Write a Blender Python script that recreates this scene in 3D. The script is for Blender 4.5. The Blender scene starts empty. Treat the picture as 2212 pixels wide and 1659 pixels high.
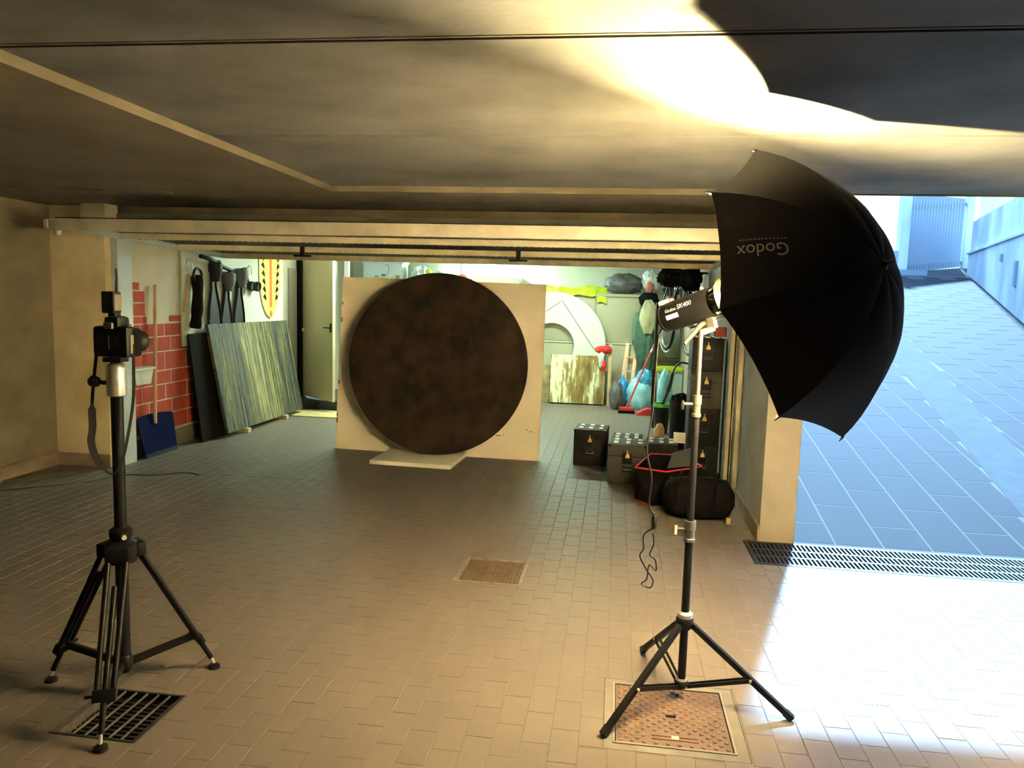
import bpy, bmesh, math, random
from mathutils import Vector, Matrix, noise
random.seed(7)
scene = bpy.context.scene
COL = scene.collection
V = Vector
PI = math.pi

# ------------------------------------------------------------------ camera
YAW, PITCH, ROLL, FPX = math.radians(7.656), math.radians(-6.324), math.radians(1.657), 1632.65
fw = V((-math.sin(YAW) * math.cos(PITCH), math.cos(YAW) * math.cos(PITCH), math.sin(PITCH)))
rt0 = V((math.cos(YAW), math.sin(YAW), 0))
up0 = rt0.cross(fw)
rt = math.cos(ROLL) * rt0 + math.sin(ROLL) * up0
up = math.cos(ROLL) * up0 - math.sin(ROLL) * rt0
cam_d = bpy.data.cameras.new('camera')
cam = bpy.data.objects.new('camera', cam_d)
COL.objects.link(cam)
cam.matrix_world = Matrix(((rt.x, up.x, -fw.x, 0), (rt.y, up.y, -fw.y, 0), (rt.z, up.z, -fw.z, 1.6), (0, 0, 0, 1)))
cam_d.sensor_width = 36
cam_d.lens = 36 * FPX / 2212
cam_d.clip_start = 0.05
cam_d.clip_end = 200
scene.camera = cam

# ------------------------------------------------------------------ sky, sun, exposure
W = bpy.data.worlds.new('World')
scene.world = W
W.use_nodes = True
bgn = W.node_tree.nodes['Background']
bgn.inputs[0].default_value = (0.30, 0.57, 1.0, 1)
bgn.inputs[1].default_value = 5.5
sun_d = bpy.data.lights.new('sun', 'SUN')
sun_d.energy = 45.0
sun_d.angle = math.radians(4)
sun_d.color = (0.38, 0.66, 1.0)
sun = bpy.data.objects.new('sun', sun_d)
COL.objects.link(sun)
SAZ, SEL = math.radians(15), math.radians(44)
sdir = V((math.sin(SAZ) * math.cos(SEL), math.cos(SAZ) * math.cos(SEL), math.sin(SEL)))
sun.rotation_euler = sdir.to_track_quat('Z', 'Y').to_euler()
sun.location = (8, 22, 20)
vs = scene.view_settings
vs.view_transform = 'Standard'
vs.look = 'None'
vs.gamma = 1
vs.use_curve_mapping = False
vs.exposure = 0.0
LAMP_W = 1650          # modelling lamp of the flash head
TUBE_W = 112          # ceiling fluorescent in the garage bay
BULKHEAD = 230
try:
    scene.cycles.use_denoising = True
    scene.cycles.max_bounces = 8
    scene.cycles.diffuse_bounces = 5
    scene.cycles.sample_clamp_indirect = 0
    scene.cycles.blur_glossy = 1.0
except Exception:
    pass

# ------------------------------------------------------------------ materials
MATS = {}
def mat(name, col, rough=.6, metal=0.0, var=0.0, scale=8.0, col2=None, bump=0.0, bscale=60.0, stretch=(1, 1, 1), emit=None, estr=0, trans=0.0, alpha=1.0, detail=4.0, lo=.35, hi=.65, coat=0.0, spec=.5):
    if name in MATS:
        return MATS[name]
    m = bpy.data.materials.new(name)
    m.use_nodes = True
    nt = m.node_tree
    b = nt.nodes['Principled BSDF']
    b.inputs['Base Color'].default_value = (*col, 1)
    b.inputs['Roughness'].default_value = rough
    b.inputs['Metallic'].default_value = metal
    b.inputs['Coat Weight'].default_value = coat
    b.inputs['Specular IOR Level'].default_value = spec
    if trans:
        b.inputs['Transmission Weight'].default_value = trans
    b.inputs['Alpha'].default_value = alpha
    if emit:
        b.inputs['Emission Color'].default_value = (*emit, 1)
        b.inputs['Emission Strength'].default_value = estr
    if col2 is None and var:
        col2 = tuple(max(0, c * (1 - var)) for c in col)
    if col2 or bump:
        tc = nt.nodes.new('ShaderNodeTexCoord')
        mp = nt.nodes.new('ShaderNodeMapping')
        mp.inputs['Scale'].default_value = stretch
        nt.links.new(tc.outputs['Object'], mp.inputs['Vector'])
    if col2:
        n = nt.nodes.new('ShaderNodeTexNoise')
        n.inputs['Scale'].default_value = scale
        n.inputs['Detail'].default_value = detail
        nt.links.new(mp.outputs[0], n.inputs['Vector'])
        r = nt.nodes.new('ShaderNodeValToRGB')
        r.color_ramp.elements[0].position = lo
        r.color_ramp.elements[1].position = hi
        r.color_ramp.elements[0].color = (*col, 1)
        r.color_ramp.elements[1].color = (*col2, 1)
        nt.links.new(n.outputs['Fac'], r.inputs['Fac'])
        nt.links.new(r.outputs['Color'], b.inputs['Base Color'])
    if bump:
        n2 = nt.nodes.new('ShaderNodeTexNoise')
        n2.inputs['Scale'].default_value = bscale
        nt.links.new(mp.outputs[0], n2.inputs['Vector'])
        bp = nt.nodes.new('ShaderNodeBump')
        bp.inputs['Strength'].default_value = bump
        bp.inputs['Distance'].default_value = .01
        nt.links.new(n2.outputs['Fac'], bp.inputs['Height'])
        nt.links.new(bp.outputs['Normal'], b.inputs['Normal'])
    MATS[name] = m
    return m

def tile_mat(name, c1, c2, rough):
    m = mat(name, c1, rough, spec=.3 if rough < .7 else .08)
    nt = m.node_tree
    b = nt.nodes['Principled BSDF']
    oi = nt.nodes.new('ShaderNodeObjectInfo')
    g = nt.nodes.new('ShaderNodeNewGeometry')
    ad = nt.nodes.new('ShaderNodeMath'); ad.operation = 'ADD'
    fr = nt.nodes.new('ShaderNodeMath'); fr.operation = 'FRACT'
    nt.links.new(oi.outputs['Random'], ad.inputs[0])
    nt.links.new(g.outputs['Random Per Island'], ad.inputs[1])
    nt.links.new(ad.outputs[0], fr.inputs[0])
    n = nt.nodes.new('ShaderNodeTexNoise'); n.inputs['Scale'].default_value = 1.3; n.inputs['Detail'].default_value = 5
    nt.links.new(g.outputs['Position'], n.inputs['Vector'])
    mx = nt.nodes.new('ShaderNodeMath'); mx.operation = 'MULTIPLY_ADD'
    nt.links.new(fr.outputs[0], mx.inputs[0]); mx.inputs[1].default_value = .55
    nt.links.new(n.outputs['Fac'], mx.inputs[2])
    r = nt.nodes.new('ShaderNodeValToRGB')
    r.color_ramp.elements[0].position = .3; r.color_ramp.elements[0].color = (*c1, 1)
    r.color_ramp.elements[1].position = 1.15 if False else 1.0; r.color_ramp.elements[1].color = (*c2, 1)
    nt.links.new(mx.outputs[0], r.inputs['Fac'])
    nt.links.new(r.outputs['Color'], b.inputs['Base Color'])
    return m

def streak_mat(name, stops, scale_u, scale_v, axis='Y', extra=None, rough=.7, grad=None):
    """vertical paint streaks: noise stretched along z, coloured by a ramp; grad adds a slow change along the width"""
    m = mat(name, (0.5, 0.5, 0.5), rough)
    nt = m.node_tree
    b = nt.nodes['Principled BSDF']
    tc = nt.nodes.new('ShaderNodeTexCoord')
    mp = nt.nodes.new('ShaderNodeMapping')
    mp.inputs['Scale'].default_value = (scale_u if axis == 'X' else 1, scale_u if axis == 'Y' else 1, scale_v)
    nt.links.new(tc.outputs['Object'], mp.inputs['Vector'])
    n = nt.nodes.new('ShaderNodeTexNoise'); n.inputs['Scale'].default_value = 1; n.inputs['Detail'].default_value = 6; n.inputs['Roughness'].default_value = .65
    nt.links.new(mp.outputs[0], n.inputs['Vector'])
    fac = n.outputs['Fac']
    if grad:
        sp = nt.nodes.new('ShaderNodeSeparateXYZ')
        nt.links.new(tc.outputs['Object'], sp.inputs[0])
        mr = nt.nodes.new('ShaderNodeMapRange')
        mr.inputs['From Min'].default_value = grad[0]; mr.inputs['From Max'].default_value = grad[1]
        nt.links.new(sp.outputs[1 if axis == 'Y' else 0], mr.inputs['Value'])
        cr = nt.nodes.new('ShaderNodeValToRGB')
        els = cr.color_ramp.elements
        for i, (p, v) in enumerate(grad[2]):
            e = els[i] if i < 2 else els.new(p)
            e.position = p; e.color = (v, v, v, 1)
        nt.links.new(mr.outputs[0], cr.inputs['Fac'])
        ma = nt.nodes.new('ShaderNodeMath'); ma.operation = 'ADD'
        nt.links.new(fac, ma.inputs[0]); nt.links.new(cr.outputs['Color'], ma.inputs[1])
        fac = ma.outputs[0]
    r = nt.nodes.new('ShaderNodeValToRGB')
    els = r.color_ramp.elements
    for i, (p, c) in enumerate(stops):
        e = els[i] if i < 2 else els.new(p)
        e.position = p; e.color = (*c, 1)
    nt.links.new(fac, r.inputs['Fac'])
    nt.links.new(r.outputs['Color'], b.inputs['Base Color'])
    return m

CONC = mat('concrete ceiling', (.158, .153, .138), .85, col2=(.088, .083, .070), scale=2.0, detail=12, bump=.22, bscale=18, stretch=(1, 1.15, 1), lo=.40, hi=.75)
CONC_B = mat('concrete beam', (.165, .137, .09), .9, col2=(.12, .098, .062), scale=2.4, detail=10, bump=.22, bscale=20, stretch=(1, 1.2, 1))
PIER = mat('pier concrete', (.76, .62, .38), .9, col2=(.60, .48, .27), scale=3, detail=8, bump=.3, bscale=25)
CONC_W = mat('concrete wall', (.25, .205, .12), .9, col2=(.18, .15, .085), scale=2.5, detail=8, bump=.3, bscale=25, stretch=(1, 1, 1.5))
PILLAR = mat('pillar plaster', (.34, .295, .225), .9, col2=(.28, .24, .175), scale=3, detail=6, bump=.15)
PLASTER = mat('garage plaster', (.55, .52, .42), .9, col2=(.48, .45, .36), scale=2)
GWALL = mat('garage back wall', (.46, .50, .43), .8, col2=(.42, .46, .39), scale=2)
GROUT = mat('tile grout', (.145, .120, .094), .9, var=.1)
TILE = tile_mat('clinker tile', (.162, .135, .114), (.153, .127, .106), .5)
SKIRT = mat('skirting tile', (.30, .22, .15), .6, var=.3)
STEEL = mat('galvanised steel', (.60, .54, .42), .5, .15, col2=(.46, .41, .31), scale=6)
STEELB = mat('painted jamb', (.42, .50, .52), .5)
DOORPAN = mat('door sheet', (.05, .053, .042), .7, .0, var=.15, spec=.2)
RUST = mat('rusty iron', (.17, .10, .07), .6, .1, col2=(.125, .08, .06), scale=9, bump=.2)
IRON = mat('cast iron', (.13, .10, .085), .55, .5, var=.3)
BLACKM = mat('black metal', (.008, .008, .009), .45, 0, spec=.2)
BLACKP = mat('black plastic', (.009, .009, .010), .5, spec=.25)
BLACKC = mat('black fabric', (.008, .0075, .0075), .95, var=.3, scale=30, spec=.05)
CHROME = mat('chrome', (.75, .72, .66), .25, 1.0)
ALU = mat('aluminium', (.68, .66, .62), .38, .85)
NICKEL = mat('nickel fittings', (.72, .68, .60), .35, .4)
BRASS = mat('brass latch', (.75, .50, .16), .4, .4)
WHITEB = mat('white board', (.86, .76, .60), .8, col2=(.82, .72, .56), scale=1.2)
WHITEP = mat('white paint', (.56, .60, .545), .7, spec=.2)
CREAM = mat('cream enamel', (.36, .36, .25), .5, col2=(.33, .33, .225), scale=1.5)
CREAMD = mat('door enamel', (.62, .54, .36), .55, col2=(.55, .48, .31), scale=1.2)
DISC = mat('rust canvas', (.046, .026, .016), .9, spec=.1, col2=(.018, .015, .011), scale=5, detail=8, bump=.4, bscale=30)
DISCE = mat('canvas edge', (.03, .022, .016), .9)
RED = mat('red plastic', (.55, .025, .02), .5)
REDT = mat('red piping', (.50, .02, .03), .6)
BRICK = mat('painted brick', (.40, .055, .024), .85, col2=(.33, .043, .02), scale=10)
WOOD = mat('pine', (.62, .47, .26), .7, var=.25, stretch=(8, 8, 1))
WOODP = mat('handle wood', (.56, .34, .21), .6, var=.15)
DKWOOD = mat('dark board', (.008, .007, .006), .9, spec=.1)
BLUEP = mat('blue plastic', (.003, .007, .045), .9, spec=.05)
BLUEBAG = mat('pale blue bag', (.30, .62, .72), .3, col2=(.22, .55, .70), scale=6, bump=.4, bscale=14)
BLUEBAG2 = mat('bright blue bag', (.03, .26, .60), .35, bump=.4, bscale=14)
GREYBAG = mat('grey bag', (.12, .118, .125), .5, var=.4, bump=.4, bscale=14)
CLEARBAG = mat('clear bag', (.55, .60, .58), .25, var=.3, bump=.5, bscale=12)
LIME = mat('lime plastic', (.50, .62, .03), .4, col2=(.38, .50, .02), scale=9, bump=.4, bscale=20)
GREEN = mat('green plastic', (.12, .50, .05), .5)
JACKG = mat('green cloth', (.055, .13, .085), .9, var=.4, scale=10)
JACKC = mat('beige cloth', (.42, .40, .24), .9, var=.25, scale=8)
CARDB = mat('brown cardboard', (.30, .20, .10), .85, var=.3)
TUB = mat('translucent tub', (.50, .62, .58), .3, alpha=.75)
LABELW = mat('label white', (.78, .78, .74), .7)
GREYT = mat('print grey', (.26, .25, .25), .7)
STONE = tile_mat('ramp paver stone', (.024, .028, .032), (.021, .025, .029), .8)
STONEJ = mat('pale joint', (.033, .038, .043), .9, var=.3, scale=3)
STRIP = mat('pale ramp strip', (.050, .060, .066), .9, var=.15, spec=.1)
EXTW = mat('outdoor render', (.50, .56, .60), .9, col2=(.28, .33, .37), scale=1.4, detail=8, stretch=(1, 1, .5))
GATEM = mat('gate paint', (.20, .25, .30), .6)
SILVER = mat('silver lining', (.84, .82, .78), .5, .6)
FABRIC = mat('umbrella black', (.014, .010, .010), .8, var=.2, scale=4, spec=.2)
STRAP = mat('strap grey', (.025, .025, .023), .9, spec=.1)
BOARDY = mat('board yellow', (.72, .55, .16), .45)
STRIPE = mat('board orange', (.70, .16, .04), .45)
GREYR = mat('grey rubber', (.10, .105, .115), .6)
GLOW_T = mat('tube glow', (1, 1, 1), .5, emit=(.80, 1.0, .78), estr=4)
GLOW_B = mat('bulkhead glow', (1, 1, 1), .5, emit=(.85, 1.0, .9), estr=14)
GLOW_L = mat('lamp glow', (1, 1, 1), .5, emit=(1.0, .82, .5), estr=6)

# ------------------------------------------------------------------ mesh building
class MB:
    def __init__(s):
        s.v = []; s.f = []
    def add(s, vs_, fs):
        o = len(s.v)
        s.v += [V(p) for p in vs_]
        s.f += [tuple(o + i for i in f) for f in fs]
        return s
    def box(s, c, d, M=None, bev=0.0):
        """box of size d centred on c, optional 3x3 rotation M, optional chamfer"""
        hx, hy, hz = d[0] / 2, d[1] / 2, d[2] / 2
        c = V(c)
        if bev <= 0:
            pts = [V((x, y, z)) for z in (-hz, hz) for y in (-hy, hy) for x in (-hx, hx)]
            fs = [(0, 2, 3, 1), (4, 5, 7, 6), (0, 1, 5, 4), (2, 6, 7, 3), (0, 4, 6, 2), (1, 3, 7, 5)]
        else:
            bm = bmesh.new()
            bmesh.ops.create_cube(bm, size=1)
            for q in bm.verts:
                q.co = V((q.co.x * d[0], q.co.y * d[1], q.co.z * d[2]))
            bmesh.ops.bevel(bm, geom=bm.edges[:], offset=bev, segments=2, affect='EDGES', profile=.6)
            bm.verts.index_update()
            pts = [q.co.copy() for q in bm.verts]
            fs = [tuple(q.index for q in f.verts) for f in bm.faces]
            bm.free()
        if M is not None:
            pts = [M @ p for p in pts]
        return s.add([c + p for p in pts], fs)
    def bb(s, lo, hi, bev=0.0):
        return s.box([(a + b) / 2 for a, b in zip(lo, hi)], [b - a for a, b in zip(lo, hi)], None, bev)
    def bar(s, p0, p1, w, h, roll=V((0, 0, 1))):
        p0, p1 = V(p0), V(p1)
        d = (p1 - p0); L = d.length; d.normalize()
        x = d.cross(V(roll))
        if x.length < 1e-4: x = d.cross(V((1, 0, 0)))
        x.normalize(); z = x.cross(d)
        M = Matrix((x, d, z)).transposed()
        return s.box((p0 + p1) / 2, (w, L, h), M)
    def cyl(s, p0, p1, r0, r1=None, n=14, caps=True):
        r1 = r0 if r1 is None else r1
        return s.tube([p0, p1], [r0, r1], n, caps)
    def tube(s, path, r, n=10, caps=True):
        path = [V(p) for p in path]
        rs = r if isinstance(r, (list, tuple)) else [r] * len(path)
        rings = []
        t0 = (path[1] - path[0]).normalized()
        a = t0.orthogonal().normalized()
        for i, p in enumerate(path):
            if i == 0: t = path[1] - path[0]
            elif i == len(path) - 1: t = path[-1] - path[-2]
            else: t = path[i + 1] - path[i - 1]
            t.normalize()
            a = (a - t * a.dot(t))
            if a.length < 1e-5: a = t.orthogonal()
            a.normalize(); b = t.cross(a)
            rings.append([p + rs[i] * (math.cos(2 * PI * k / n) * a + math.sin(2 * PI * k / n) * b) for k in range(n)])
        vs_ = [q for g in rings for q in g]
        fs = []
        for i in range(len(rings) - 1):
            for k in range(n):
                k2 = (k + 1) % n
                fs.append((i * n + k, i * n + k2, (i + 1) * n + k2, (i + 1) * n + k))
        if caps:
            fs.append(tuple(range(n - 1, -1, -1)))
            fs.append(tuple((len(rings) - 1) * n + k for k in range(n)))
        return s.add(vs_, fs)
    def lathe(s, prof, o, ax, n=24, closed=False):
        """prof: list of (distance along axis, radius)"""
        o = V(o); ax = V(ax).normalized(); a = ax.orthogonal().normalized(); b = ax.cross(a)
        vs_ = []
        for (h, r) in prof:
            for k in range(n):
                t = 2 * PI * k / n
                vs_.append(o + ax * h + r * (math.cos(t) * a + math.sin(t) * b))
        fs = []
        m = len(prof)
        for i in range(m - 1 + (1 if closed else 0)):
            j = (i + 1) % m
            for k in range(n):
                k2 = (k + 1) % n
                fs.append((i * n + k, i * n + k2, j * n + k2, j * n + k))
        if not closed:
            if prof[0][1] > 1e-6: fs.append(tuple(range(n - 1, -1, -1)))
            if prof[-1][1] > 1e-6: fs.append(tuple((m - 1) * n + k for k in range(n)))
        return s.add(vs_, fs)
    def prism(s, poly, o, u, w, th):
        """extrude the 2D polygon (u,w coordinates) by th along u x w"""
        o, u, w = V(o), V(u).normalized(), V(w).normalized()
        nrm = u.cross(w)
        n = len(poly)
        a = [o + u * p[0] + w * p[1] for p in poly]
        b = [p + nrm * th for p in a]
        fs = [tuple(range(n - 1, -1, -1)), tuple(range(n, 2 * n))]
        for k in range(n):
            k2 = (k + 1) % n
            fs.append((k, k2, n + k2, n + k))
        return s.add(a + b, fs)
    def blob(s, c, r, seed=0, amp=.15, freq=2.2, nu=30, nv=20, flat=None, ridged=False):
        c = V(c); vs_ = []; fs = []
        for j in range(nv + 1):
            th = PI * j / nv
            for i in range(nu):
                ph = 2 * PI * i / nu
                d = V((math.sin(th) * math.cos(ph), math.sin(th) * math.sin(ph), math.cos(th)))
                k = noise.noise(d * freq + V((seed * 7.3, seed * 3.1, seed)))
                k2 = noise.noise(d * freq * 3 + V((seed * 2.3, seed * 9.1, seed)))
                k3 = abs(noise.noise(d * freq * 5.5 + V((seed * 1.3, seed, seed * 4.1))))
                q = 1 + amp * (k + .8 * (abs(k2) if ridged else k2) + .6 * (k3 - .2))
                p = V((d.x * r[0], d.y * r[1], d.z * r[2])) * q
                p = c + p
                if flat is not None and p.z < flat: p.z = flat
                vs_.append(p)
        for j in range(nv):
            for i in range(nu):
                i2 = (i + 1) % nu
                fs.append((j * nu + i, (j + 1) * nu + i, (j + 1) * nu + i2, j * nu + i2))
        return s.add(vs_, fs)
    def build(s, name, m, parent=None, origin=None, smooth=False, angle=40):
        if parent is not None: org = V(parent.get('_org', (0, 0, 0)))
        elif origin is not None: org = V(origin)
        else:
            xs = [p.x for p in s.v]; ys = [p.y for p in s.v]
            org = V(((min(xs) + max(xs)) / 2, (min(ys) + max(ys)) / 2, min(p.z for p in s.v)))
        me = bpy.data.meshes.new(name)
        me.from_pydata([tuple(p - org) for p in s.v], [], s.f)
        bm = bmesh.new(); bm.from_mesh(me)
        bmesh.ops.recalc_face_normals(bm, faces=bm.faces[:])
        bm.to_mesh(me); bm.free()
        me.materials.append(m)
        if smooth:
            me.shade_smooth()
            try: me.set_sharp_from_angle(angle=math.radians(angle))
            except Exception: pass
        o = bpy.data.objects.new(name, me)
        COL.objects.link(o)
        if parent is not None:
            o.parent = parent
            o['_org'] = tuple(org)
        else:
            o.location = org
            o['_org'] = tuple(org)
        return o

def thing(name, label, cat, loc, group=None):
    o = bpy.data.objects.new(name, None)
    COL.objects.link(o)
    o.empty_display_size = .1
    o.location = loc
    o['_org'] = tuple(loc)
    o['label'] = label; o['category'] = cat
    if group: o['group'] = group
    return o
def tag(o, label, cat, group=None):
    o['label'] = label; o['category'] = cat
    if group: o['group'] = group
    return o
def struct(o, label=None):
    o['kind'] = 'structure'
    if label: o['label'] = label
    return o
def B(lo, hi, name, m, parent=None, bev=0.0, **k):
    return MB().bb(lo, hi, bev).build(name, m, parent, smooth=bev > 0, **k)
def rotz(a): return Matrix.Rotation(a, 3, 'Z')

# ================================================================== SETTING
ZC, ZB = 2.352, 2.312           # panel underside, beam underside
YX = 5.25                       # plane of the exit
# ---- ceiling: recessed centre panels between lower strips
ceil = struct(MB().bb((-5.3, -4.2, ZC + .03), (4.9, 5.27, ZC + .35)).build('ceiling', CONC, origin=(0, 0, 0)), 'bare precast concrete ceiling of the garage passage')
g = .012
for (y0, y1) in ((-4.2, 2.225), (2.265, 3.545), (3.56, 5.12)):
    MB().bb((-1.99, y0, ZC), (4.7, y1, ZC + .034)).build('slab_panel', CONC, ceil)
MB().bb((-1.99, 2.225, ZC + .008), (4.7, 2.265, ZC + .034)).build('joint_filler', DKWOOD, ceil)
MB().bb((-1.99, 2.239, ZC + .002), (4.7, 2.251, ZC + .034)).build('joint_strip', CONC_B, ceil)
MB().bb((-5.3, -4.2, ZB), (-1.99, 5.12, ZC + .034)).build('slab_panel', CONC_B, ceil)
MB().bb((-5.3, 5.12, ZB - .012), (-3.25, 5.27, ZB + .02)).build('slab_lip', CONC_B, ceil)
MB().bb((-5.3, 5.12, ZB), (1.15, 5.27, ZC + .34)).build('edge_beam', CONC_B, ceil)
MB().bb((1.15, 5.12, ZC - .001), (4.9, 5.27, ZC + .34)).build('edge_beam', CONC, ceil)
MB().bb((1.15, 5.262, ZC - .012), (4.9, 5.275, ZC + .02)).build('drip_edge', CONC_B, ceil)
MB().bb((-5.3, 5.27, ZB), (1.27, 6.30, ZC + .34)).build('edge_beam', CONC_B, ceil)
MB().bb((-4.9, 6.30, 2.46), (1.27, 12.9, 2.75)).build('slab_panel', GWALL, ceil)
# ---- walls
struct(B((-5.3, -4.2, -.2), (-4.97, 6.14, 2.5), 'wall_left', CONC_W, origin=(0, 0, 0)), 'stained concrete wall at the far left of the passage')
struct(B((-5.3, 6.14, -.2), (-4.45, 6.40, 2.5), 'wall_front', PIER, origin=(0, 0, 0)), 'concrete pier left of the garage bay opening')
struct(B((-4.45, 6.18, 2.17), (1.05, 6.36, 2.5), 'wall_lintel', CONC_B, origin=(0, 0, 0)), 'dark lintel above the raised garage door')
struct(B((1.04, 5.24, -.2), (1.27, 13.0, 2.5), 'wall_right', PILLAR, origin=(0, 0, 0)), 'cream plastered wall end between garage bay and ramp')
wgl = struct(B((-4.75, 6.40, -.2), (-4.5, 10.45, 2.6), 'wall_garage_left', PLASTER, origin=(0, 0, 0)), 'plain plaster side wall of the garage bay painted with red bricks')
struct(B((-4.75, 11.3, -.2), (-4.5, 12.9, 2.6), 'wall_garage_corner', PLASTER, origin=(0, 0, 0)))
struct(B((-5.9, 10.3, -.2), (-5.7, 11.5, 2.6), 'wall_hall', PLASTER, origin=(0, 0, 0)))
struct(B((-4.75, 12.6, -.2), (1.27, 12.9, 2.6), 'wall_back', GWALL, origin=(0, 0, 0)), 'pale green wall at the back of the garage bay')
struct(B((-5.3, -4.5, -.2), (4.9, -4.2, 2.7), 'wall_behind', CONC_W, origin=(0, 0, 0)))
struct(B((4.62, -4.2, -.2), (4.9, 5.2, 2.7), 'wall_passage_right', CONC_W, origin=(0, 0, 0)))
# skirting
struct(B((-4.97, -4.2, 0), (-4.955, 6.125, .115), 'baseboard_left', SKIRT, origin=(0, 0, 0)))
struct(B((-4.955, 6.125, 0), (-4.45, 6.14, .115), 'baseboard_front', SKIRT, origin=(0, 0, 0)))
struct(B((1.025, 5.24, 0), (1.04, 6.60, .11), 'baseboard_right', SKIRT, origin=(0, 0, 0)))
struct(B((-4.5, 6.42, 0), (-4.488, 7.75, .165), 'baseboard_garage', mat('grey skirting', (.17, .16, .13), .8), origin=(0, 0, 0)))
# door jambs
j = B((-4.455, 6.22, 0), (-4.385, 6.42, 2.17), 'trim_1', STEELB, origin=(0, 0, 0)); struct(j, 'grey-blue steel door jamb on the left of the bay')
j = MB().bb((.955, 6.45, 0), (1.04, 6.62, 2.17)).build('trim_2', PILLAR, origin=(0, 0, 0)); struct(j, 'cream door jamb on the right of the bay')
MB().bb((.985, 6.435, 0), (.995, 6.452, 2.15)).build('groove_seal', DKWOOD, j)
MB().bb((1.005, 6.30, 0), (1.041, 6.45, 2.15)).build('jamb_fold', PILLAR, j)

# ---- floor: grout bed and clinker tiles

TW, TL, GAP = .1035, .207, .0034
holes = [(0.020, 2.60, 0.545, 3.12), (-.86, 4.08, -.46, 4.50), (-1.97, 2.325, -1.63, 2.655), (.93, 4.76, 4.7, 5.25)]
def cut(rects, h):
    out = []
    for (a, b, c, d) in rects:
        if a >= h[2] or c <= h[0] or b >= h[3] or d <= h[1]:
            out.append((a, b, c, d)); continue
        if b < h[1]: out.append((a, b, c, h[1]))
        if d > h[3]: out.append((a, h[3], c, d))
        lo, hi = max(b, h[1]), min(d, h[3])
        if a < h[0]: out.append((a, lo, h[0], hi))
        if c > h[2]: out.append((h[2], lo, c, hi))
    return out
fb = MB()
base = [(-5.2, -4.2, 4.7, 5.25), (-4.6, 5.25, 1.15, 12.7), (-5.2, 5.25, -4.6, 6.2)]
for h in holes: base = cut(base, h)
fb.bb((-5.2, -4.2, -.3), (4.7, 12.7, -.2))
for h in holes[:2]: fb.bb((h[0], h[1], -.2), (h[2], h[3], -.02))
for q in base: fb.bb((q[0], q[1], -.2), (q[2], q[3], -.0016))
FL = struct(fb.build('floor', GROUT, origin=(0, 0, 0)), 'tan clinker tile floor')
def tile_geo(w, l, th=.006, ch=.0007):
    a, b = w / 2, l / 2
    vs_ = [(-a, -b, -th), (a, -b, -th), (a, b, -th), (-a, b, -th), (-a, -b, -ch), (a, -b, -ch), (a, b, -ch), (-a, b, -ch),
           (-a + ch, -b + ch, 0), (a - ch, -b + ch, 0), (a - ch, b - ch, 0), (-a + ch, b - ch, 0)]
    fs = [(8, 9, 10, 11)]
    for k in range(4):
        k2 = (k + 1) % 4
        fs += [(k, k2, 4 + k2, 4 + k), (4 + k, 4 + k2, 8 + k2, 8 + k)]
    return vs_, fs
tiles = []
def grid(x0, x1, y0, y1):
    i0, i1 = math.floor((x0 - .033) / TW), math.ceil((x1 - .033) / TW)
    for i in range(i0, i1):
        xa = .033 + i * TW
        off = (i % 2) * TL / 2
        j0, j1 = math.floor((y0 - off) / TL), math.ceil((y1 - off) / TL)
        for jj in range(j0, j1):
            ya = off + jj * TL
            rc = [(max(xa, x0) + GAP / 2, max(ya, y0) + GAP / 2, min(xa + TW, x1) - GAP / 2, min(ya + TL, y1) - GAP / 2)]
            for h in holes: rc = cut(rc, h)
            for q in rc:
                if q[2] - q[0] > .012 and q[3] - q[1] > .012: tiles.append(q)
grid(-4.955, 4.6, -1.2, 5.24)
grid(-4.955, 1.025, 5.24, 6.125)
grid(-4.38, 1.025, 6.125, 12.6)
def in_view(q):
    x, y = (q[0] + q[2]) / 2, (q[1] + q[3]) / 2
    p = V((x, y, -1.6))
    z = p.dot(fw)
    if z < .5: return None
    u, v = p.dot(rt) / z * FPX, -p.dot(up) / z * FPX
    if abs(u) > 1120 or abs(v) > 840: return None
    return z
vis = sorted([(in_view(q), q) for q in tiles if in_view(q)], key=lambda t: t[0])
near = {q for z, q in vis[:296]}
tcache = {}
for q in near:
    w, l = round(q[2] - q[0], 3), round(q[3] - q[1], 3)
    if (w, l) not in tcache:
        me = bpy.data.meshes.new('tile'); vv, ff = tile_geo(w, l)
        me.from_pydata(vv, [], ff); me.materials.append(TILE); tcache[(w, l)] = me
    o = bpy.data.objects.new('tile', tcache[(w, l)]); COL.objects.link(o)
    o.location = ((q[0] + q[2]) / 2, (q[1] + q[3]) / 2, random.uniform(-.0006, 0)); o.parent = FL
rest = MB()
for q in tiles:
    if q in near: continue
    vv, ff = tile_geo(q[2] - q[0], q[3] - q[1])
    c = V(((q[0] + q[2]) / 2, (q[1] + q[3]) / 2, 0))
    rest.add([c + V(p) for p in vv], ff)
o = rest.build('tile_field', TILE, FL); o['kind'] = 'stuff'

# ---- outdoor ramp
SL = .19
def rz(y): return (y - 5.27) * SL
RAMP = MB().prism([(5.25, -.003), (23, rz(23) - .003), (23, -3), (5.25, -3)], (1.15, 0, 0), (0, 1, 0), (0, 0, 1), 14.0).build('ramp', STONEJ, origin=(0, 0, 0))
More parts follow.
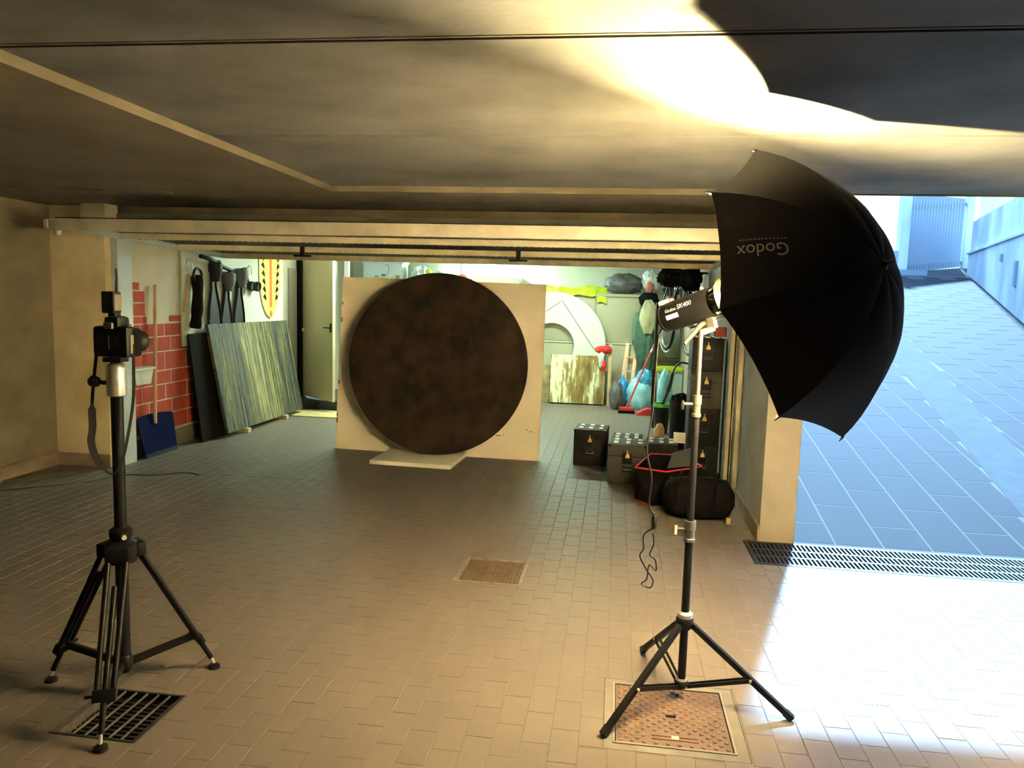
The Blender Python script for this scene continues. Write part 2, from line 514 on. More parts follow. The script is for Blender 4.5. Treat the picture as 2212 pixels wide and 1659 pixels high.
# prism extrudes along u x w = +X
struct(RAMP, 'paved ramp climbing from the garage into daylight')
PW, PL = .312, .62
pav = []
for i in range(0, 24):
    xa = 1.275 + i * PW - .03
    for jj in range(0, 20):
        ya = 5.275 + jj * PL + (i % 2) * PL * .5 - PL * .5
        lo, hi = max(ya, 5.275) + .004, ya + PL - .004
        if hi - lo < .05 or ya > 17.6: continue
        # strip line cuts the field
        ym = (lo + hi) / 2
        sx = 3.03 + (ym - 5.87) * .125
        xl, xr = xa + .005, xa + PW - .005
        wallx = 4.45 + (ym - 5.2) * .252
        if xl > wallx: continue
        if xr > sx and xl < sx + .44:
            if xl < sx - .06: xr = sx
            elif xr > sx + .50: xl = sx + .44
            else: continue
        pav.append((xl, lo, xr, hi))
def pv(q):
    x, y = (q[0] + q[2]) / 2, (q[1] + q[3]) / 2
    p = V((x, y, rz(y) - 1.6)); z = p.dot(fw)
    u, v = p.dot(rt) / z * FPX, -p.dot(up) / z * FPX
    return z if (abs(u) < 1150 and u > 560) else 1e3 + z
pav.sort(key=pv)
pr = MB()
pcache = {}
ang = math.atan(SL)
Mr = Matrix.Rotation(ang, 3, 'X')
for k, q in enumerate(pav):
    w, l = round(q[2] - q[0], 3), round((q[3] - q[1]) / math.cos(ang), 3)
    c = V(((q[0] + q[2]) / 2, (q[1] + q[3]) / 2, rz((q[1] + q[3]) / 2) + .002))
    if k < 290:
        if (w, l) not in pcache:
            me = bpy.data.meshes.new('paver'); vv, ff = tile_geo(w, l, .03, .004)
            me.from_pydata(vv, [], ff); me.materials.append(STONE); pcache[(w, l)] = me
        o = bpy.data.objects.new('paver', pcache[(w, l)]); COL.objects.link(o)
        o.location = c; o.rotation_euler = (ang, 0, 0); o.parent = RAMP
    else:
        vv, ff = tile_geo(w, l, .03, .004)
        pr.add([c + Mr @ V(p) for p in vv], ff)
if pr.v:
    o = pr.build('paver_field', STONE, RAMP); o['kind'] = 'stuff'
def ramp_quad(pts, th=.012):
    m = MB()
    a = [V((x, y, rz(y) + th)) for x, y in pts]; b = [V((x, y, rz(y) - .03)) for x, y in pts]
    n = len(pts)
    m.add(a + b, [tuple(range(n)), tuple(range(2 * n - 1, n - 1, -1))] + [(k, (k + 1) % n, n + (k + 1) % n, n + k) for k in range(n)])
    return m
ramp_quad([(2.96, 5.3), (3.40, 5.3), (4.95, 17.7), (4.51, 17.7)], .003).build('pale_strip', STRIP, RAMP)  # pale strip running up the ramp through the paving
# right retaining wall: lower wall, ledge, upper wall, railing
def wx(y): return 4.42 + (y - 5.2) * .2525
def wall_band(y0, y1, zlo, zhi, inset, th):
    m = MB()
    pts = []
    for y in (y0, y1):
        for x in (wx(y) + inset, wx(y) + inset + th):
            zl = zlo if zlo is not None else rz(y) - .1
            pts += [V((x, y, zl)), V((x, y, zhi))]
    # order: y0 in lo, hi, out lo, hi ; y1 same
    m.add(pts, [(0, 1, 5, 4), (2, 6, 7, 3), (1, 3, 7, 5), (0, 4, 6, 2), (0, 2, 3, 1), (4, 5, 7, 6)])
    return m
RW = struct(wall_band(5.2, 18.3, None, 2.90, 0, .35).build('wall_ramp', EXTW, origin=(0, 0, 0)), 'streaked outdoor retaining wall along the ramp')
wall_band(5.2, 18.3, 2.90, 2.94, -.05, .4).build('ledge', EXTW, RW)
wall_band(5.2, 18.3, 2.94, 3.62, .03, .25).build('parapet', EXTW, RW)
for (y, dz) in ((13.75, 2.28), (14.9, 2.62)):
    MB().box((wx(y) - .02, y, dz), (.05, .13 if dz < 2.4 else .1, .42 if dz < 2.4 else .12), rotz(-.247)).build('wall_fitting', GATEM, RW)
rl = thing('railing', 'white upright railing on top of the retaining wall', 'railing', (wx(15), 15, 3.62))
for y in (11.0,): 
    MB().bar((wx(10.5) + .15, 10.5, 4.45), (wx(18.2) + .15, 18.2, 4.45), .05, .05).build('top_rail', WHITEP, rl)
    MB().bar((wx(10.5) + .15, 10.5, 3.68), (wx(18.2) + .15, 18.2, 3.68), .04, .05).build('bottom_rail', WHITEP, rl)
y = 10.6
while y < 18.2:
    MB().bar((wx(y) + .15, y, 3.62), (wx(y) + .15, y, 4.45), .022, .022, (0, 1, 0)).build('baluster', WHITEP, rl)
    y += .2
# gate across the head of the ramp
ga, gb = V((6.42, 18.35, 0)), V((7.95, 19.25, 0))
gt = thing('metal_gate', 'tall dark slatted gate at the head of the ramp', 'gate', tuple((ga + gb) / 2 + V((0, 0, 2.45))))
gd = (gb - ga).normalized()
gl = (gb - ga).length
n = 19
for k in range(n):
    c = ga + gd * (k + .5) * gl / n
    zl = 2.47 + .22 * k / n
    MB().bar((c.x, c.y, zl), (c.x, c.y, 4.25), gl / n * .78, .03, gd.cross(V((0, 0, 1)))).build('slat', GATEM, gt)
for z0 in (2.60, 3.95):
    MB().bar(ga + gd * .0 + V((.03, .05, z0)), gb + V((.03, .05, z0 + .18)), .05, .08).build('crossbar', GATEM, gt)
MB().bb((6.22, 18.2, 2.3), (6.42, 18.42, 4.25)).build('post', EXTW, gt)
MB().bb((8.0, 19.2, 2.4), (8.15, 19.35, 4.45)).build('post', EXTW, gt)
MB().bb((6.15, 17.9, 2.38), (6.75, 18.18, 2.52)).build('motor_housing', GATEM, gt)
struct(B((8.1, 18.6, 1.8), (13, 18.9, 3.4), 'wall_street_right', EXTW, origin=(0, 0, 0)))
struct(B((1.0, 18.2, 1.8), (6.22, 18.4, 2.95), 'wall_street', EXTW, origin=(0, 0, 0)))
struct(B((1.0, 13.0, -.2), (1.27, 18.2, 2.95), 'wall_ramp_left', EXTW, origin=(0, 0, 0)))

# ================================================================== FLOOR FITTINGS
# linear drain at the exit
dr = thing('drain_grate', 'long slotted metal drain grate across the exit', 'grate', (1.9, 5.0, 0))
B((.935, 4.765, -.19), (4.69, 5.245, -.06), 'channel', DKWOOD, dr)
GRM = mat('grate steel', (.030, .030, .030), .6, 0, var=.2, spec=.2)
for (a, b) in (((.935, 4.765), (4.69, 4.80)), ((.935, 5.21), (4.69, 5.245)), ((.935, 4.80), (.965, 5.21))):
    MB().bb((*a, -.05), (*b, .001)).build('frame', GRM, dr)
for yy in (4.935, 5.072):
    MB().bb((.965, yy - .012, -.03), (4.69, yy + .012, .0005)).build('crossbar', GRM, dr)
me = None
for k in range(130):
    x = .985 + k * .0285
    if x > 4.66: break
    if me is None:
        o = MB().bb((x - .0065, 4.80, -.035), (x + .0065, 5.21, 0)).build('slat', GRM, dr)
        me = o.data; x0 = x
    else:
        o = bpy.data.objects.new('slat', me); COL.objects.link(o); o.parent = dr; o.location = (x - x0, 0, 0)

# big studded manhole cover in front of the light stand
mh = thing('manhole_cover', 'large rusty studded manhole cover under the light stand', 'manhole cover', (.28, 2.86, 0))
CEM = mat('cement surround', (.19, .17, .145), .85, var=.25)
for (a, b) in (((.022, 2.602), (.543, 2.64)), ((.022, 3.085), (.543, 3.118)), ((.022, 2.64), (.055, 3.085)), ((.50, 2.64), (.543, 3.085))):
    MB().bb((*a, -.03), (*b, -.001)).build('surround', CEM, mh)
for (a, b) in (((.055, 2.64), (.50, 2.648)), ((.055, 3.077), (.50, 3.085)), ((.055, 2.648), (.063, 3.077)), ((.492, 2.648), (.50, 3.077))):
    MB().bb((*a, -.03), (*b, .003)).build('frame_edge', mat('worn frame', (.26, .24, .21), .5, .2), mh)
pl = B((.067, 2.652, -.03), (.488, 3.073, -.002), 'plate', RUST, mh)
st = MB()
nx = 19
for i in range(nx):
    for jj in range(nx):
        if (i + jj) % 2: continue
        x, y = .083 + i * .0216, 2.668 + jj * .0216
        if 5 <= i <= 13 and 1 <= jj <= 3: continue
        if abs(i - 9) < 2 and abs(jj - 9) < 1: continue
        st.lathe([(-.004, .0085), (.001, .0075), (.0035, .004)], (x, y, 0), (0, 0, 1), 6)
o = st.build('stud', mat('lit studs', (.22, .15, .12), .5, .1), pl); o['kind'] = 'stuff'  # stud colour lightened to paint in light catching their tops
MB().bb((.26, 2.855, -.004), (.30, 2.872, -.0005)).build('key_slot', DKWOOD, pl)
for k in range(2):
    MB().bb((.20 + .0, 2.695 + k * .022, -.003), (.37, 2.707 + k * .022, .0008)).build('raised_band', RUST, pl)
MB().bb((.272, 2.70, -.003), (.300, 2.722, .002)).build('raised_badge', STEEL, pl)

# small cover further in
mh2 = thing('inspection_cover', 'small brown inspection cover with pale worn rim', 'manhole cover', (-.66, 4.29, 0))
for (a, b) in (((-.858, 4.082), (-.462, 4.105)), ((-.858, 4.475), (-.462, 4.498)), ((-.858, 4.105), (-.835, 4.475)), ((-.485, 4.105), (-.462, 4.475))):
    MB().bb((*a, -.03), (*b, .001)).build('rim', mat('worn rim', (.26, .22, .18), .8, var=.4, scale=20), mh2)
pl = B((-.83, 4.11, -.03), (-.49, 4.47, -.003), 'plate', mat('brown cover', (.13, .078, .048), .6, .1, var=.25, scale=14), mh2)
st = MB()
for i in range(14):
    for jj in range(14):
        st.box((-.816 + i * .0236, 4.126 + jj * .0247, -.002), (.009, .009, .004), rotz(.785))
o = st.build('stud', mat('brown cover'  , (.13, .078, .048)), pl); o['kind'] = 'stuff'

# dark floor vent under the tripod
vg = thing('floor_vent', 'black slatted floor vent under the camera tripod', 'grate', (-1.8, 2.49, 0))
B((-1.965, 2.33, -.19), (-1.635, 2.65, -.10), 'pit', DKWOOD, vg)
VIR = mat('vent iron', (.012, .011, .010), .7)
for (a, b) in (((-1.968, 2.327), (-1.632, 2.337)), ((-1.968, 2.643), (-1.632, 2.653)), ((-1.642, 2.337), (-1.632, 2.643))):
    MB().bb((*a, -.03), (*b, .001)).build('frame', VIR, vg)
MB().bb((-1.968, 2.337, -.03), (-1.935, 2.643, .001)).build('frame', mat('worn cement', (.09, .08, .065), .9, var=.4, scale=30), vg)
for k in range(6):
    x = -1.88 + k * .0475
    MB().bb((x - .0025, 2.337, -.007), (x + .0025, 2.643, 0)).build('slat', mat('worn slat', (.13, .12, .10), .5, .3) if k < 5 else VIR, vg)
for k in range(11):
    yy = 2.36 + k * .0265
    MB().bb((-1.935, yy - .006, -.050), (-1.642, yy + .006, -.036)).build('crossbar', VIR, vg)

# ================================================================== RAISED GARAGE DOOR
gdr = MB()
def dz(y): return 2.117 - (y - 5.5) * .036      # underside of the door sheet
u = V((0, 2.55, -.0918)).normalized()
door = MB()
a = [(-4.40, 5.5), (.99, 5.5), (.99, 8.07), (-4.40, 8.07)]
lowv = [V((x, y, dz(y))) for x, y in a]; hiv = [p + V((0, 0, .03)) for p in lowv]
door.add(lowv + hiv, [(3, 2, 1, 0), (4, 5, 6, 7)] + [(k, (k + 1) % 4, 4 + (k + 1) % 4, 4 + k) for k in range(4)])
D1 = struct(door.build('door_1', DOORPAN, origin=(0, 0, 0)), 'raised up-and-over garage door with galvanised ribs')
RIBM = mat('bright rib', (.72, .64, .48), .5, .1, var=.12)
def rib(y, h, w, name='rib', m=RIBM, x0=-4.36, x1=.96):
    return MB().bb((x0, y, dz(y) - h), (x1, y + w, dz(y) + .005), .004).build(name, m, D1)
FR = MB().bb((-4.43, 5.46, dz(5.5) - .075), (1.0, 5.52, dz(5.5) + .018), .008).build('front_rail', STEEL, D1, smooth=True)
rib(6.24, .052, .05); rib(7.12, .052, .05)
r3 = rib(7.98, .055, .09, 'rear_rail', mat('rail tan', (.52, .42, .29), .6, .1, var=.25))
for x in (-4.40, .955):
    m = MB()
    pts = [V((x + dx, y, dz(y) + dzz)) for y in (5.5, 8.07) for dx in (0, .035) for dzz in (-.05, .0)]
    m.add(pts, [(0, 1, 3, 2), (4, 6, 7, 5), (0, 2, 6, 4), (1, 5, 7, 3), (0, 4, 5, 1), (2, 3, 7, 6)])
    m.build('side_rail', STEELB if x < 0 else STEEL, D1)
for x in (-3.05, -.93):
    MB().bb((x - .02, 7.09, dz(7.12) - .085), (x + .02, 7.12, dz(7.12) + .0)).build('latch_stem', BLACKM, D1)
    MB().bb((x - .085, 7.085, dz(7.12) - .098), (x + .085, 7.125, dz(7.12) - .08)).build('latch_bar', BLACKM, D1)
# slots along the ribs
sl = MB()
for k in range(86):
    x = -4.2 + k * .058
    for y in (6.24, 7.12):
        sl.bb((x, y + .008, dz(y) - .0535), (x + .03, y + .022, dz(y) - .0515))
o = sl.build('slot_row', DKWOOD, D1); o['kind'] = 'stuff'
MB().bb((-4.47, 5.45, dz(5.5) - .06), (-4.43, 5.53, dz(5.5) + .01), .01).build('pivot_arm', STEEL, D1)
MB().cyl((-4.38, 5.5, dz(5.5) - .11), (-4.38, 5.5, dz(5.5) - .06), .03, n=12).build('roller', STEEL, D1)
t3 = struct(MB().bb((-4.4, 6.10, 2.20), (1.0, 6.16, 2.245)).build('trim_3', mat('dull header', (.17, .155, .115), .7), origin=(0, 0, 0)), 'grey steel header bar above the raised door')
MB().bb((-4.52, 5.95, 2.19), (-4.30, 6.12, ZB)).build('bracket', STEEL, t3)

# ================================================================== ARTWORK
bd = thing('backing_board', 'large plain white board standing behind the dark disc', 'board', (-1.78, 7.5, 0))
m = MB()
pts = [V(p) for p in [(-2.865, 7.50, 0), (-.708, 7.44, 0), (-.702, 7.56, 1.765), (-2.83, 7.62, 1.79)]]
m.add(pts + [p + V((.0, .035, 0)) for p in pts], [(0, 1, 2, 3), (7, 6, 5, 4)] + [(k, 4 + k, 4 + (k + 1) % 4, (k + 1) % 4) for k in range(4)])
m.build('panel', WHITEB, bd)
for x in (-2.3, -1.2):
    MB().bar((x, 7.53, .0), (x, 7.66, 1.7), .06, .04, (0, 1, 0)).build('batten', WOOD, bd)
stn = mat('brown stain', (.16, .09, .05), .9)
for (x, z, w, h) in ((-1.13, .235, .05, .008), (-1.08, .24, .02, .005), (-.80, .29, .03, .006), (-.84, .31, .015, .008)):
    yy = 7.5 - (x + 2.865) * .0278 + z * .068
    MB().box((x, yy - .0015, z), (w, .002, h), rotz(-.03)).build('scuff', stn, bd)
for (z, h) in ((.30, .05), (.36, .03), (1.35, .05), (1.52, .03), (.7, .04)):
    MB().box((-2.855 + z * .02, 7.498 + z * .068, z), (.012, .004, h)).build('edge_wear', stn, bd)
dc = thing('disc_artwork', 'huge round dark rust-brown canvas leaning upright on a white slab', 'artwork', (-1.735, 7.36, .043))
cx, cz, R = -1.737, .942, .902
ax = V((-.02, 1, -.05)).normalized()
o_ = V((cx, 7.30, cz + .004))
nn = 72
aa = V((1, 0, 0)) - ax * ax.x; aa.normalize(); bb_ = ax.cross(aa) * -1
m = MB()
prof = [(0.0, 0), (0.0, R - .008), (.004, R), (.05, R)]
m.lathe([(0, .001), (0, R * .33), (0, R * .66), (0, R - .006), (.004, R)], o_, ax, nn)
FACE = m.build('canvas_face', DISC, dc)
MB().lathe([(.004, R), (.045, R), (.045, R - .03), (.01, R - .03)], o_, ax, nn, closed=True).build('hoop_edge', DISCE, dc, smooth=True)
sb = tag(MB().box((-1.867, 7.155, .0205), (.80, .60, .041), rotz(-.05), .004).build('floor_slab', mat('slab white', (.78, .74, .62), .7, var=.06), smooth=True), 'low white slab on the floor beneath the dark disc', 'slab')

# ================================================================== FLASH, STAND AND UMBRELLA
N_ = V((.72612, -.61285, .31172))
V_ = V((-.23821, .20105, .95017))
C_ = V((.645, 2.848, 1.656))
Q_ = V((.37423, 3.07653, 1.53976))      # on the shaft, beside the stand head
S_ = N_.cross(V_)
SX, SY = .330, 3.02
ls = thing('light_stand', 'black folding light stand with chrome top tube holding the flash', 'light stand', (SX, SY, 0))
feet = [V((.022, 2.672, .0)), V((.744, 2.917, .0)), V((.190, 3.398, .0))]
hub = V((SX, SY, .325)); low = V((SX, SY, .055))
MB().cyl((SX, SY, .05), (SX, SY, .68), .0165, n=16).build('column', BLACKM, ls, smooth=True)
MB().cyl((SX, SY, .68), (SX, SY, 1.19), .0135, n=16).build('column', BLACKM, ls, smooth=True)
MB().cyl((SX, SY, 1.18), (SX, SY, 1.505), 0.0095, n=16).build('top_tube', mat('satin tube', (.06, .05, .037), .4, .3), ls, smooth=True)
HB = MB().lathe([(-.03, .026), (0, .036), (.012, .036), (.02, .03)], hub, (0, 0, 1), 18).build('leg_hub', BLACKM, ls, smooth=True)
MB().lathe([(0, .031), (.016, .031), (.024, .022)], hub + V((0, 0, .018)), (0, 0, 1), 18).build('hub_cap', ALU, HB, smooth=True)
LH = MB().lathe([(-.012, .022), (.012, .03), (.02, .024)], low, (0, 0, 1), 18).build('brace_hub', BLACKM, ls, smooth=True)
MB().lathe([(0, .024), (.008, .02)], low + V((0, 0, .02)), (0, 0, 1), 18).build('hub_cap', ALU, LH, smooth=True)
for f in feet:
    d = (f - V((SX, SY, 0))).normalized()
    side = d.cross(V((0, 0, 1)))
    top = hub + d * .032 - V((0, 0, .012))
    end = V((f.x, f.y, .012))
    lg = MB().bar(top, end, .021, .021, side.cross(d)).build('leg', BLACKM, ls)
    dd = (end - top).normalized()
    MB().bar(end - dd * .03, end + dd * .006, .025, .025, side.cross(d)).build('foot_cap', BLACKP, lg)
    mid = top + (end - top) * .60
    for sd in (-1, 1):
        MB().bar(low + d * .025 + side * .010 * sd, mid + side * .012 * sd, .004, .016, V((0, 0, 1))).build('brace', BLACKM, ls)
    MB().cyl(mid - side * .017, mid + side * .017, .006, n=8).build('rivet', NICKEL, lg)
for (z, r, mm) in ((.66, .023, mat('collar', (.10, .10, .10), .4, .5)), (1.165, .018, mat('satin alloy', (.075, .066, .052), .5, .2))):
    cl = MB().lathe([(0, r), (.012, r), (.014, r - .003), (.048, r - .003), (.05, r), (.085, r)], (SX, SY, z), (0, 0, 1), 18).build('clamp_collar', mm, ls, smooth=True)
    MB().cyl((SX, SY, z + .05), (SX - .05, SY - .01, z + .05), .006, n=8).build('clamp_screw', mat('satin alloy', (.075, .066, .052)), cl)
    MB().box((SX - .056, SY - .01, z + .045), (.012, .012, .038), None, .004).build('clamp_knob', BLACKP if z > 1 else NICKEL, cl, smooth=True)

fh = thing('studio_flash', 'black studio flash head with chrome reflector on the light stand', 'flash', tuple(Q_))
H0 = Q_ + V_ * .072              # head axis at the bracket
def hp(s, a=0, b=0): return H0 + N_ * s + V_ * a + S_ * b
MH = Matrix((N_, S_, V_)).transposed()
pf = [(-.205, .05), (-.20, .056), (-.17, .060), (.02, .060), (.03, .056), (.03, .045)]
MB().lathe(pf, H0, N_, 28).build('housing', mat('flash black', (.005, .005, .005), .6, spec=.12), fh, smooth=True)
bk = MB().lathe([(0, .058), (.012, .060), (.012, .05)], hp(-.212), N_, 28).build('rear_panel', BLACKP, fh, smooth=True)
MB().box(hp(-.19, .062, 0), (.05, .05, .02), MH, .006).build('handle_grip', LABELW, fh, smooth=True)
MB().box(hp(-.165, .063, 0), (.014, .03, .018), MH, .003).build('red_button', RED, fh, smooth=True)
MB().lathe([(0, .008), (.01, .006)], hp(.0, .058, .02), V_, 10).build('release_stud', NICKEL, fh, smooth=True)
# reflector dish
RIM = .085
MB().lathe([(.028, .046), (.040, .056), (RIM, .074), (RIM + .003, .077), (RIM + .001, .0795), (RIM - .003, .076), (.038, .058), (.026, .048)], H0, N_, 40, closed=True).build('reflector_dish', mat('polished dish', (.10, .08, .055), .06, 1.0), fh, smooth=True)
BP = hp(.045)
MB().lathe([(-.028, .006), (-.02, .016), (0, .022), (.014, .016), (.02, .002)], BP, N_, 16).build('flash_tube', GLOW_L, fh, smooth=True)
ld = bpy.data.lights.new('modelling_lamp', 'POINT'); ld.energy = LAMP_W; ld.color = (1.0, .785, .39); ld.shadow_soft_size = .022
lo = bpy.data.objects.new('modelling_lamp', ld); COL.objects.link(lo); lo.parent = fh; lo.location = (BP + N_ * .022) - Q_
# bracket
br = MB().box(Q_ + V_ * .006 + S_ * .0, (.036, .03, .075), MH, .008).build('tilt_bracket', mat('satin alloy', (.075, .066, .052), .5, .2), fh, smooth=True)
MB().box(Q_ - N_ * .0 - S_ * .02 + V_ * .02, (.022, .012, .03), MH, .004).build('bracket_recess', BLACKP, br, smooth=True)
MB().cyl(Q_ - V_ * .03, V((SX, SY, 1.495)), .013, .012, n=14).build('bracket_socket', mat('satin alloy', (.075, .066, .052), .5, .2), fh, smooth=True)
hd = Q_ - N_ * .02 - S_ * .02 + V_ * .0
MB().tube([hd, hd + V((-.035, -.02, -.008)), hd + V((-.10, -.05, -.085))], [.012, .011, .007], 10).build('tilt_handle', mat('tilt handle', (.06, .045, .033), .6), fh, smooth=True)

# printed lettering
def text_mesh(body, size):
    cu = bpy.data.curves.new('lettering', 'FONT'); cu.body = body; cu.size = size; cu.align_x = 'LEFT'
    cu.resolution_u = 3
    to = bpy.data.objects.new('lettering', cu); COL.objects.link(to)
    dg = bpy.context.evaluated_depsgraph_get()
    me = bpy.data.meshes.new_from_object(to.evaluated_get(dg))
    bpy.data.objects.remove(to)
    bm = bmesh.new(); bm.from_mesh(me)
    bmesh.ops.triangulate(bm, faces=bm.faces[:])
    bmesh.ops.subdivide_edges(bm, edges=[e for e in bm.edges if e.calc_length() > size * .25], cuts=1)
    vs_ = [v.co.copy() for v in bm.verts]; bm.verts.index_update()
    fs = [tuple(v.index for v in f.verts) for f in bm.faces]
    bm.free(); bpy.data.meshes.remove(me)
    return vs_, fs
# side facing the lens: find the sign of S_ that points to the viewer
VIEW = -1 if S_.dot(V((0, 0, 1.6)) - H0) < 0 else 1
def on_head2(body, size, s0, hgt, m, name):
    vs_, fs = text_mesh(body, size)
    r = .0607; pts = []
    for p in vs_:
        h_ = max(-.058, min(.058, hgt + p.y))
        pts.append(H0 + N_ * (s0 + p.x) + V_ * h_ + S_ * VIEW * math.sqrt(r * r - h_ * h_))
    mb = MB(); mb.add(pts, fs)
    return mb.build(name, m, fh)
on_head2('Godox', .019, -.165, .008, LABELW, 'lettering')
on_head2('SK400', .027, -.105, .008, LABELW, 'lettering')
m = MB(); r = .0607; pts = []
for i in range(2):
    for k in range(6):
        h_ = -.022 + .018 * k / 5
        pts.append(H0 + N_ * (-.165 + .06 * i) + V_ * h_ + S_ * VIEW * math.sqrt(r * r - h_ * h_))
m.add(pts, [(k, k + 1, 7 + k, 6 + k) for k in range(5)])
m.build('rating_label', LABELW, fh)

# umbrella
um = thing('reflector_umbrella', 'open black photographic umbrella clamped to the flash head', 'umbrella', tuple(Q_))
UR, UD, U0 = .54, .307, -1.441
a_ = N_.cross(V((0, 0, 1))).normalized(); b_ = N_.cross(a_)
rho = (UR * UR + UD * UD) / (2 * UD)
thm = math.asin(UR / rho)
def rib_pt(ang, t, shrink=0.0):
    th = thm * t
    return C_ + N_ * (UD - rho * (1 - math.cos(th)) - shrink) + (a_ * math.cos(ang) + b_ * math.sin(ang)) * rho * math.sin(th)
def gore_pt(k, u, t, off=0.0):
    """gore k between rib k and k+1, u in 0..1 across, t in 0..1 from crown to hem"""
    A = rib_pt(U0 + k * PI / 4, t); Bp = rib_pt(U0 + (k + 1) * PI / 4, t)
    p = A.lerp(Bp, u)
    s = 4 * u * (1 - u)
    # cloth is stretched: hem pulled inwards between the tips, panel belly slightly sunk
    crown = C_ + N_ * UD
    p = p + (crown - p) * (.028 * s * t ** 3)
    p = p + (crown - N_ * UD * 1.1 - p).normalized() * (-.012 * s * math.sin(PI * min(1, t)))
    return p - N_ * off * math.cos(thm * t) - ((p - C_) - N_ * (p - C_).dot(N_)).normalized() * off * math.sin(thm * t)
for k in range(8):
    for nm, mm, off in (('canopy_panel', FABRIC, 0), ('silver_lining', SILVER, .004)):
        m = MB(); nu, nt_ = 8, 12
        pts = [gore_pt(k, i / nu, .03 + .97 * jj / nt_, off) for jj in range(nt_ + 1) for i in range(nu + 1)]
        fs = [(jj * (nu + 1) + i, jj * (nu + 1) + i + 1, (jj + 1) * (nu + 1) + i + 1, (jj + 1) * (nu + 1) + i) for jj in range(nt_) for i in range(nu)]
        m.add(pts, fs)
        cp = m.build(nm, mm, um, smooth=True, angle=80)
        if nm == 'canopy_panel' and k == 1: GORE = cp
    MB().tube([rib_pt(U0 + k * PI / 4, t / 10, .009) for t in range(11)] , .0025, 6).build('rib', CHROME, um)
    tp = rib_pt(U0 + k * PI / 4, 1.0); td = (tp - rib_pt(U0 + k * PI / 4, .96)).normalized()
    MB().cyl(tp - td * .006, tp + td * .018, .004, .0025, n=8).build('rib_tip', BLACKM, um)
    MB().cyl(C_ - N_ * .02, rib_pt(U0 + k * PI / 4, .5, .009), .0018, n=5).build('stretcher', CHROME, um)
MB().cyl(Q_ - N_ * .10, C_ + N_ * UD, .004, n=10).build('shaft', CHROME, um, smooth=True)
MB().lathe([(-.012, .022), (.0, .02), (.006, .012), (.010, .004), (.03, .0035), (.032, .001)], C_ + N_ * UD, N_, 14).build('crown_cap', BLACKP, um, smooth=True)
MB().lathe([(-.012, .012), (.012, .012)], C_ - N_ * .02, N_, 12).build('runner', BLACKP, um, smooth=True)
# lettering on the panel: runs from crown side to hem, upside down as seen from the lens
def on_gore(body, size, k, t0, u0, name, m, sx=1.0):
    vs_, fs = text_mesh(body, size)
    L = rho * thm
    pts = []
    for p in vs_:
        t = t0 + p.x * sx / L
        wdt = (gore_pt(k, 1, t) - gore_pt(k, 0, t)).length
        u_ = u0 + p.y / wdt
        q = gore_pt(k, u_, t, -.0018)
        pts.append(q)
    mb = MB(); mb.add(pts, fs)
    return mb.build(name, m, GORE)
on_gore('Godox', .062, 1, .645, .495, 'lettering', GREYT, .98)
for k in range(13):       # small illegible tagline
    t0 = .655 + k * .019
    m = MB(); pts = [gore_pt(1, u_, t_, -.0018) for t_ in (t0, t0 + .012) for u_ in (.44, .455)]
    m.add(pts, [(0, 1, 3, 2)]); m.build('tagline_mark', mat('print dim', (.12, .11, .11), .7), GORE)
# flash mains cable hanging from the head in loose loops
def smooth_path(pts, n=8):
    pts = [V(p) for p in pts]; out = []
    for i in range(len(pts) - 1):
        p0 = pts[max(i - 1, 0)]; p1 = pts[i]; p2 = pts[i + 1]; p3 = pts[min(i + 2, len(pts) - 1)]
        for k in range(n):
            t = k / n
            out.append(.5 * ((2 * p1) + (p2 - p0) * t + (2 * p0 - 5 * p1 + 4 * p2 - p3) * t * t + (3 * p1 - p0 - 3 * p2 + p3) * t ** 3))
    out.append(pts[-1]); return out
rear = hp(-.212, -.035, 0)
cab = thing('flash_cable', 'thin black mains cable dangling from the flash head', 'cable', (rear.x, rear.y, .4))
x0, y0 = rear.x, rear.y
MB().tube(smooth_path([rear, rear + V((-.028, .02, -.03)), V((x0 - .035, y0 + .02, 1.35)), V((x0 - .04, y0 + .02, 1.15)), V((x0 - .055, y0 + .03, .98)), V((x0 - .03, y0 + .03, .86)), V((x0 - .035, y0 + .03, .74)), V((x0 - .01, y0 + .03, .70))]), .0038, 8).build('cord', BLACKP, cab, smooth=True)
MB().lathe([(0, .008), (.01, .013), (.05, .013), (.06, .007)], (x0 - .008, y0 + .03, .635), (0, 0, 1), 12).build('inline_plug', BLACKP, cab, smooth=True)
MB().tube(smooth_path([(x0 - .008, y0 + .03, .64), (x0 - .05, y0 + .04, .60), (x0 - .048, y0 + .04, .54), (x0 - .062, y0 + .05, .50), (x0 - .03, y0 + .05, .44), (x0 - .002, y0 + .04, .40), (x0 - .012, y0 + .04, .365), (x0 - .05, y0 + .05, .375), (x0 - .028, y0 + .05, .40), (x0 - .02, y0 + .06, .46), (x0 + .01, y0 + .05, .44), (x0 + .004, y0 + .05, .49), (x0 - .02, y0 + .05, .51), (x0 - .005, y0 + .05, .56), (x0 - .012, y0 + .04, .61)], 6), .0032, 7).build('cord', BLACKP, cab, smooth=True)

